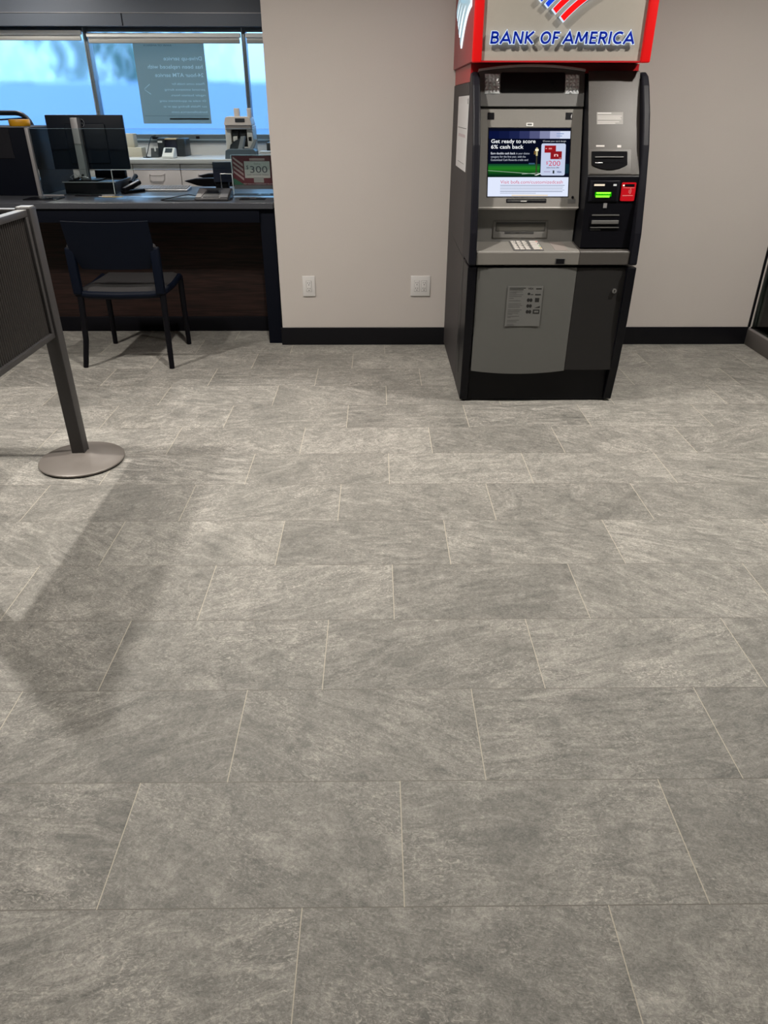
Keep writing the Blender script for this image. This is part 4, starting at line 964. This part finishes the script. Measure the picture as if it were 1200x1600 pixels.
# acrylic sign holder with rewards card
sh_ = thing('countertop_sign', 'clear acrylic sign holder showing a $300 card offer with red stripes', 'sign', (-.80, 5.16, CZ))
Ap = Plane((0, 5.16, 0), (0, 0, 1)); Ap.n = Vector((0, -1, 0))
u0, v1 = Ap.px(361.5, 243.5); u1 = Ap.px(427, 244)[0]+.012; v0 = CZ+.035
u0 = (u0+Ap.px(367, 297)[0])/2
c = MB(); CR_ = mat('card_crimson', (.12, .022, .032), .5); PKc = mat('card_stripe_pale', (.42, .30, .30), .5); GRc = mat('card_green', (.03, .12, .07), .5); CW_ = mat('card_centre', (.50, .48, .46), .5); CI = mat('card_ink', (.06, .06, .08), .5); CGy = mat('card_footer_grey', (.12, .12, .13), .5)
wS, hS = u1-u0, v1-v0
c.slab(Ap, u0, u1, v0, v1, -.001, 0, CR_)
R = random.Random(3)
for k in range(6):       # diagonal pale bands on both sides
    y0 = .98-k*.14
    c.poly(Ap, [(u0+.02*wS, v0+y0*hS), (u0+.24*wS, v0+(y0-.22)*hS), (u0+.24*wS, v0+(y0-.30)*hS), (u0+.02*wS, v0+(y0-.06)*hS)], 0, .0004, PKc) if y0 > .45 else None
    c.poly(Ap, [(u1-.005*wS, v0+y0*hS), (u1-.10*wS, v0+(y0-.22)*hS), (u1-.10*wS, v0+(y0-.28)*hS), (u1-.005*wS, v0+(y0-.06)*hS)], 0, .0004, PKc) if y0 > .45 else None
c.poly(Ap, [(u0, v0+.13*hS), (u0+.25*wS, v0+.13*hS), (u0, v0+.34*hS)], 0, .0006, GRc)
c.slab(Ap, u0, u1, v0, v0+.12*hS, 0, .0006, CGy)
c.poly(Ap, [(u0+.30*wS, v0+.16*hS), (u1-.18*wS, v0+.16*hS), (u1-.24*wS, v0+.14*hS), (u0+.36*wS, v0+.14*hS)], 0, .0006, CI)
c.slab(Ap, u0+.27*wS, u0+.86*wS, v0+.34*hS, v0+.84*hS, 0, .0009, CW_)
c.slab(Ap, u0+.40*wS, u0+.75*wS, v0+.86*hS, v0+.93*hS, 0, .0009, PKc)
c.slab(Ap, u0+.47*wS, u0+.70*wS, v0+.20*hS, v0+.36*hS, .0009, .0014, mat('card_tag', (.3, .29, .28), .5))
c.text('Earn a', CI, Ap.mat(u0+.57*wS, v0+.74*hS, .001), h=.055*hS, align='CENTER', extrude=.0002)
c.text('$', CI, Ap.mat(u0+.315*wS, v0+.61*hS, .001), h=.11*hS, extrude=.0002); c.text('300', CI, Ap.mat(u0+.40*wS, v0+.50*hS, .001), h=.20*hS, width=.40*wS, extrude=.0002)
c.text('cash rewards bonus', CI, Ap.mat(u0+.32*wS, v0+.42*hS, .001), h=.045*hS, width=.50*wS, extrude=.0002)
c.text('Ask how to reward your business', CW_, Ap.mat(u0+.22*wS, v0+.145*hS, .001), h=.04*hS, width=.74*wS, extrude=.0002)
c.build('offer_card', sh_)
hd = MB(); hd.slab(Ap, u0-.006, u1+.006, CZ-0+.004, v1+.006, .003, .0055, CLEAR2).slab(Ap, u0-.006, u1+.006, CZ+.004, v1+.006, -.004, -.0015, CLEAR2)
hd.box(u0-.006, u1+.006, 5.10, 5.22, CZ+.0016, CZ+.0045, CLEAR2); hd.build('acrylic_holder', sh_)
hd = MB().slab(Ap, u0-.0075, u0-.005, CZ+.0045, v1+.006, -.004, .0055, EDGE).slab(Ap, u0-.006, u1+.006, v1+.0045, v1+.0065, -.004, .0055, EDGE); hd.build('acrylic_edge', sh_)
# flat pad and pen in front of sign
tag(MB().box(-.86, -.70, 4.86, 4.95, CZ, CZ+.004, BLK, .001).box(-.80, -.76, 4.90, 4.91, CZ+.004, CZ+.006, STEEL).build('notepad'), 'small flat black notepad in front of the $300 sign', 'notepad')

# ------------------------------------------------------------------ back counter and cabinets
BY, BZ = 6.90, .985
bc = MB().box(XL+.01, 1.28, BY-.015, YWIN-.001, BZ-.035, BZ, WHITEL, .003)
tag(bc.build('back_worktop'), 'long white worktop below the teller windows', 'worktop')
HND = mat('handle_grey', (.36, .34, .34), .4)
xs = [XL+.05, -4.35, -3.50, -2.65, -2.118, -1.706, -1.27, -.80, -.3]
side = ['at the far left end', 'second from the far left end', 'left of the monitor', 'behind the monitor stand', 'directly behind the stapler and phone', 'behind the keyboard', 'behind the black stool arm', 'behind the $300 sign']
for i in range(8):
    x0, x1 = xs[i]+.002, xs[i+1]-.002
    o = thing('base_cabinet', 'white base cabinet under the back worktop, '+side[i], 'cabinet', ((x0+x1)/2, 7.2, 0), 'white cabinets under the back worktop')
    MB().box(x0, x1, BY+.022, YWIN-.01, .08, BZ-.036, WHITEL).box(x0, x1, BY+.07, YWIN-.02, 0, .08, BLK).build('carcass', o)
    for nm, z0, z1 in (('top_rail', .90, .948), ('drawer_front', .62, .897), ('door', .09, .617)):
        q = MB().box(x0+.001, x1-.001, BY, BY+.02, z0, z1, WHITEL, .0015).build(nm, o)
        if nm != 'top_rail':
            cxh = (x0+x1)/2; zt = z1-.028
            MB().tube([(cxh-.065, BY-.001, zt), (cxh-.062, BY-.018, zt-.002), (cxh-.045, BY-.022, zt-.008), (cxh+.045, BY-.022, zt-.008), (cxh+.062, BY-.018, zt-.002), (cxh+.065, BY-.001, zt)], .004, HND, 8).build('handle', q)

# things on the back worktop
def wpx(x, y, Y): return at(x, y, Y)
KRAFT = mat('cream_carton', (.58, .53, .44), .7)
def carton(xa, xb, y0, z0, z1, label, d=.14):
    a = at(xa, 240, y0).x; b = at(xb, 240, y0).x
    o = MB().box(a, b, y0, y0+d, z0, z1, KRAFT, .004).build('tissue_box'); tag(o, label, 'box', 'cream boxes on the back worktop')
carton(196, 222, 7.25, BZ, BZ+.075, 'cream box on the back worktop, lower one of the pair')
carton(194, 212, 7.27, BZ+.075, BZ+.185, 'cream box on the back worktop, stacked on a lower box', .11)
dk = thing('black_printer', 'black office printer with a tan top edge on the back worktop', 'printer', (-1.85, 7.3, BZ))
a = at(249, 240, 7.3).x; b = at(291, 240, 7.3).x; zt = at(270, 216, 7.3).z
DKM = mat('printer_charcoal', (.02, .025, .03), .4)
MB().box(a, a+.06, 7.28, 7.48, BZ, zt, DKM, .006).box(b-.07, b, 7.28, 7.50, BZ, zt-.002, DKM, .006).build('printer_side', dk)
MB().box(a+.06, b-.07, 7.31, 7.50, BZ, zt-.012, mat('printer_navy', (.012, .014, .03), .35), .004).build('printer_body', dk)
MB().box(a+.065, b-.075, 7.30, 7.40, zt-.011, zt-.001, mat('tan_tray', (.6, .45, .25), .6)).build('output_tray', dk)
MB().box(a+.005, a+.045, 7.276, 7.281, zt-.035, zt-.020, WHITEP).build('printer_label', dk)
wt = thing('card_terminal', 'small white card terminal with dark screen in front of the black printer', 'card terminal', (-1.85, 7.1, BZ))
a = at(255, 244, 7.05).x; b = at(273, 244, 7.05).x
MB().prism_x([(7.0, BZ), (7.14, BZ), (7.14, BZ+.075), (7.10, BZ+.082), (7.0, BZ+.02)], a, b, WHITEP).build('terminal_case', wt, bevel=.006)
Wp = Plane((0, 7.0, BZ+.02), (0, .10, .062)); Wp.n = -Wp.n if Wp.n.z < 0 else Wp.n
MB().slab(Wp, a+.02, b-.02, .045, .105, 0, .002, mat('terminal_screen', (.04, .05, .06), .3)).build('terminal_screen', wt)
a = at(239, 240, 7.2).x; b = at(247, 240, 7.2).x
tag(MB().prism_x([(7.12, BZ), (7.22, BZ), (7.20, BZ+.07), (7.16, BZ+.075)], a, b+.02, DKM).box(b-.01, b+.0, 7.13, 7.15, BZ+.05, BZ+.085, WHITEP).build('badge_stand'), 'small charcoal stand left of the white card terminal', 'stand')
cbk = MB(); z = BZ+.003
cbk.tube([at(243, 212, 7.56), at(236, 214, 7.5), at(233, 224, 7.42), at(231, 236, 7.3), (at(228, 240, 7.2).x, 7.2, z), (at(238, 242, 7.15).x, 7.12, z), (at(232, 244, 7.1).x, 7.08, z), (at(225, 242, 7.15).x, 7.12, z)], .004, BLK, 8)
cbk.box(at(238, 212, 7.56).x, at(247, 212, 7.56).x, 7.545, 7.575, 1.117, 1.135, BLK, .003)
tag(cbk.build('power_cable'), 'black cable dropping from the window sill to the back worktop', 'cable')
tag(MB().box(at(305, 212, 7.56).x, at(310, 212, 7.56).x, YWIN-.018, YWIN-.0, 1.118, 1.140, BLK, .002).build('window_latch'), 'small black latch on the window sill left of the cash counter', 'latch')

# cash counting machine
cm = thing('cash_counter', 'tall off-white banknote counting machine with two upright guides', 'cash counter', (-1.1, 7.15, BZ))
CMY = 7.12
OFFW = mat('machine_offwhite', (.62, .58, .54), .45); MDK = mat('machine_dark', (.03, .035, .04), .35)
cp = Plane((0, CMY, 0), (0, 0, 1)); cp.n = Vector((0, -1, 0))
def cpx(x, y): return cp.px(x, y)
x0 = cpx(353.5, 225)[0]; x1 = cpx(396, 225)[0]
zt = cpx(360, 182)[1]; zm = cpx(360, 196)[1]
MB().box(x0, x0+.05, CMY, CMY+.24, BZ, zm, OFFW, .006).box(x1-.05, x1, CMY, CMY+.24, BZ, zm, OFFW, .006).box(x0+.05, x1-.05, CMY+.10, CMY+.24, BZ, zm, OFFW).build('machine_body', cm)
pts = [(x0+.012, zt-.012), (x0+.03, zt), (x1-.03, zt), (x1-.010, zt-.012), (x1, zm+.01), (x1-.005, zm), (x0+.005, zm), (x0, zm+.01)]
MB().poly(cp, pts, -.2, .02, OFFW).build('machine_head', cm, bevel=.004)
MB().box(x0+.01, x1-.01, CMY-.015, CMY+.1, zm-.03, zm+.002, mat('machine_shadow_grey', (.22, .21, .20), .5)).build('head_underside', cm)
a, b = cpx(367.5, 185), cpx(383, 191); MB().slab(cp, a[0], b[0], b[1], a[1], .018, .022, MDK).build('machine_display', cm)
for xa, xb in ((364, 373.5), (384.5, 392)):
    a, b = cpx(xa, 169), cpx(xb, 182); MB().slab(cp, a[0], b[0], b[1]-.01, a[1], -.07, -.02, OFFW, .004).build('note_guide', cm)
w_ = MB(); 
for k in range(3):
    xa = x0+.06+k*.065; w_.tube([(xa, CMY+.05, zm-.075), (xa+.05, CMY+.05, zm-.075)], .030, MDK, 16); w_.box(xa+.006, xa+.044, CMY+.0, CMY+.03, zm-.125, zm-.085, OFFW, .004)
w_.box(x0+.05, x1-.05, CMY+.07, CMY+.10, BZ, zm-.03, MDK)
w_.build('feed_rollers', cm)
MB().box(x0+.05, x1-.05, CMY+.0, CMY+.08, BZ+.06, BZ+.085, OFFW, .004).build('stacker_tray', cm)
# small grey passbook printer in front
gp = thing('receipt_printer', 'slate grey receipt printer with raised paper guides in front of the cash counter', 'printer', (-1.08, 6.98, BZ))
SL = mat('slate_grey_plastic', (.10, .13, .16), .45); gy = 6.93
gq = Plane((0, gy, 0), (0, 0, 1)); gq.n = Vector((0, -1, 0))
a = gq.px(352, 252)[0]; b = gq.px(400, 245)[0]; zt2 = gq.px(360, 233)[1]
MB().poly(gq, [(a, BZ), (b, BZ), (b, zt2-.02), (b-.02, zt2), (a+.035, zt2), (a+.01, zt2-.012)], -.16, 0, SL).build('printer_body', gp, bevel=.004)
a1_ = gq.px(357, 232)[0]; b1_ = gq.px(371, 220)[0]; z2 = gq.px(370, 216)[1]
MB().poly(gq, [(a1_, zt2-.002), (a1_+.09, zt2-.002), (a1_+.10, z2+.0), (a1_+.055, z2-.02), (a1_+.012, z2-.05)], -.12, -.05, MDK).build('paper_cradle', gp)
MB().poly(gq, [(a1_+.075, zt2-.002), (a1_+.115, zt2-.002), (a1_+.14, z2+.012), (a1_+.11, z2+.012)], -.125, -.03, mat('guide_grey', (.28, .30, .32), .45)).build('paper_guide', gp)
MB().poly(gq, [(b-.06, zt2-.002), (b-.03, zt2-.002), (b+.01, z2-.01), (b-.012, z2-.01)], -.125, -.05, mat('guide_grey', (.28, .30, .32), .45)).build('paper_guide', gp)
# paper tray to its right
pt = MB(); a = gq.px(399, 240)[0]; 
for k in range(5): pt.box(a+.004*k+.01, a+.22, 7.0, 7.11, BZ+.012*k, BZ+.012*k+.009, PAPER if k % 2 else WHITEP, .003)
tag(pt.build('paper_stack'), 'stack of white paper trays on the worktop by the wall edge', 'paper')
tag(MB().box(at(417, 230, 7.2).x, at(440, 230, 7.2).x, 7.18, 7.30, BZ, BZ+.12, MDK, .008).build('tape_dispenser'), 'black desk item partly hidden by the wall edge', 'tape dispenser')

# ------------------------------------------------------------------ chairs
def guest_chair():
    o = thing('guest_chair', 'black four-legged guest chair drawn up to the teller counter', 'chair', (-1.5, 4.5, 0))
    sp_ = MB()
    SEATM = mat('seat_fabric_charcoal', (.016, .0145, .016), .75, bump=.6, bscale=900)
    # seat pad: grid with slight crown
    nx, ny = 14, 14; vs = []; fs = []
    for j in range(ny+1):
        for i in range(nx+1):
            u, v = i/nx*2-1, j/ny*2-1
            hx = .245-.012*v; x = -1.492+u*hx; y = 4.495+v*.235
            r = max(abs(u), abs(v)); z = .470-.022*max(0, (r-.8)/.2)**2+.004*(v)-.010*(1-u*u)*(1-v*v)
            vs.append((x, y, z))
    for j in range(ny):
        for i in range(nx): k = j*(nx+1)+i; fs.append((k, k+1, k+nx+2, k+nx+1))
    k0 = len(vs); vs += [(x, y, .437) for x, y, z in vs]
    for j in range(ny):
        for i in range(nx): k = k0+j*(nx+1)+i; fs.append((k, k+nx+1, k+nx+2, k+1))
    edge = [i for i in range(nx+1)]+[(nx+1)*j+nx for j in range(1, ny+1)]+[(nx+1)*ny+i for i in range(nx-1, -1, -1)]+[(nx+1)*j for j in range(ny-1, 0, -1)]
    for a_, b_ in zip(edge, edge[1:]+edge[:1]): fs.append((a_, k0+a_, k0+b_, b_))
    sp_.add(vs, fs, SEATM, True); sp_.build('seat', o)
    # seat frame
    f = MB().tube([(-1.735, 4.255, .437), (-1.66, 4.238, .432), (-1.49, 4.230, .430), (-1.32, 4.238, .432), (-1.250, 4.255, .437)], .021, CHAIRB, 12)
    f.tube([(-1.733, 4.24, .437), (-1.733, 4.50, .435), (-1.738, 4.70, .445), (-1.742, 4.735, .430)], .018, CHAIRB, 12)
    f.tube([(-1.247, 4.24, .437), (-1.247, 4.50, .435), (-1.255, 4.70, .445), (-1.26, 4.735, .430)], .018, CHAIRB, 12)
    f.tube([(-1.735, 4.72, .437), (-1.49, 4.728, .437), (-1.255, 4.72, .437)], .016, CHAIRB, 12)
    f.build('seat_frame', o)
    # legs
    for x0, y0, x1, y1 in ((-1.722, 4.25, -1.772, 4.235), (-1.245, 4.25, -1.243, 4.212), (-1.742, 4.73, -1.752, 4.74), (-1.26, 4.73, -1.256, 4.725)):
        P0 = Vector((x0, y0, .44)); P1 = Vector((x1, y1, .0)); kn = P0.lerp(P1, .62)+Vector(((x0-x1)*.25, 0, 0))
        MB().tube([P0, kn, P1+Vector((0, 0, .002))], [.0185, .0165, .0150], BLK, 12).build('leg', o)
    # rear uprights
    for s_, xb in ((-1, -1.728), (1, -1.252)):
        MB().box(xb-.025, xb+.025, 4.220, 4.264, .435, .695, CHAIRB, .010).build('upright', o)
        MB().tube([(xb, 4.24, .69), (xb-s_*.002, 4.237, .702), (xb-s_*.010, 4.226, .708)], .0125, mat('connector_dark', (.06, .06, .065), .3), 12).build('connector', o)
    # curved back shell
    b = MB(); nx, nz = 20, 10; vs = []
    for j in range(nz+1):
        t = j/nz; z = .575+t*.265
        hw = .192+.045*min(1, t*2.2)**.8
        for i in range(nx+1):
            u = i/nx*2-1; x = -1.487+u*hw; y = 4.238-.075*t+.035*(1-u*u)*(-.6)+.012-.03*(t > .99)*0
            vs.append((x, y, z+.003*(1-u*u)*0-.004*(1-u*u)*(t > .99)))
    n1 = len(vs); vs += [(x, y+.012, z) for x, y, z in vs]; fs = []
    for j in range(nz):
        for i in range(nx):
            k = j*(nx+1)+i; fs.append((k, k+nx+1, k+nx+2, k+1)); k += n1; fs.append((k, k+1, k+nx+2, k+nx+1))
    edge = [i for i in range(nx+1)]+[(nx+1)*j+nx for j in range(1, nz+1)]+[(nx+1)*nz+i for i in range(nx-1, -1, -1)]+[(nx+1)*j for j in range(nz-1, 0, -1)]
    for a_, b_ in zip(edge, edge[1:]+edge[:1]): fs.append((a_, b_, n1+b_, n1+a_))
    b.add(vs, fs, CHAIRB, True); bo = b.build('backrest', o)
    return o
guest_chair()

def stool_base(o, x, y, zs):
    MB().tube([(x, y, .09), (x, y, zs-.06)], [.03, .022], BLK, 14).build('gas_column', o)
    for k in range(5):
        a = k*2*math.pi/5+.3; d = Vector((math.cos(a), math.sin(a), 0))
        MB().bar(Vector((x, y, .085)), Vector((x, y, .075))+d*.28, .035, .022, BLK, .005).build('base_arm', o)
        c_ = Vector((x, y, .03))+d*.285; t_ = Vector((-d.y, d.x, 0))
        MB().tube([c_-t_*.02, c_+t_*.02], .029, BLK, 16).build('caster', o)
MESHB = mat('mesh_back_frame', (.015, .022, .03), .45)
# mesh chair behind divider
tc1 = thing('mesh_office_chair', 'black mesh-back office stool showing above the black divider', 'chair', (-3.05, 6.35, 0))
cxm = at(52, 190, 6.35).x-.25; ztp = at(20, 173, 6.35).z
stool_base(tc1, cxm, 6.55, .70)
MB().box(cxm-.24, cxm+.24, 6.36, 6.80, .64, .72, BLK, .03).build('seat', tc1)
fr_ = MB(); pts = rounded(.47, .52, .11, 6, cxm, ztp-.275)
fr_.tube([(px_, 6.35, pz) for px_, pz in pts], .018, MESHB, 10, closed=True); fr_.build('back_frame', tc1)
ms = MB()
for k in range(9):
    z = ztp-.055-k*.052; ms.tube([(cxm-.215, 6.35, z+.006), (cxm, 6.36, z-.006), (cxm+.215, 6.35, z+.006)], .0065, MESHB, 6)
ms.build('back_slats', tc1)
MB().bar((cxm, 6.39, .66), (cxm, 6.37, ztp-.45), .06, .02, BLK, .004).build('back_support', tc1)
# stool with arms behind counter on the right
tc2 = thing('teller_stool', 'black teller stool with pointed armrests behind the customer display', 'chair', (-1.0, 6.25, 0))
stool_base(tc2, -.98, 6.28, .66)
MB().box(-1.20, -.76, 6.06, 6.50, .60, .68, BLK, .03).build('seat', tc2)
MB().box(-.78, -.73, 6.08, 6.48, .70, .93, BLK, .02).build('backrest', tc2)
for yy, xa, ya in ((6.06, 287, 283), (6.44, 308, 275)):
    tip = at(xa, ya, yy); z = tip.z
    arm = MB(); P = [(tip.x, z), (tip.x+.09, z+.017), (tip.x+.22, z+.02), (tip.x+.38, z+.006), (tip.x+.36, z-.035), (tip.x+.20, z-.045), (tip.x+.10, z-.032)]
    ap_ = Plane((0, yy, 0), (0, 0, 1)); ap_.n = Vector((0, -1, 0)); arm.poly(ap_, P, -.07, 0, BLK); arm.build('armrest', tc2, bevel=.006)
    MB().bar((tip.x+.26, yy+.035, .64), (tip.x+.28, yy+.035, z-.02), .03, .045, BLK, .004).build('arm_support', tc2)
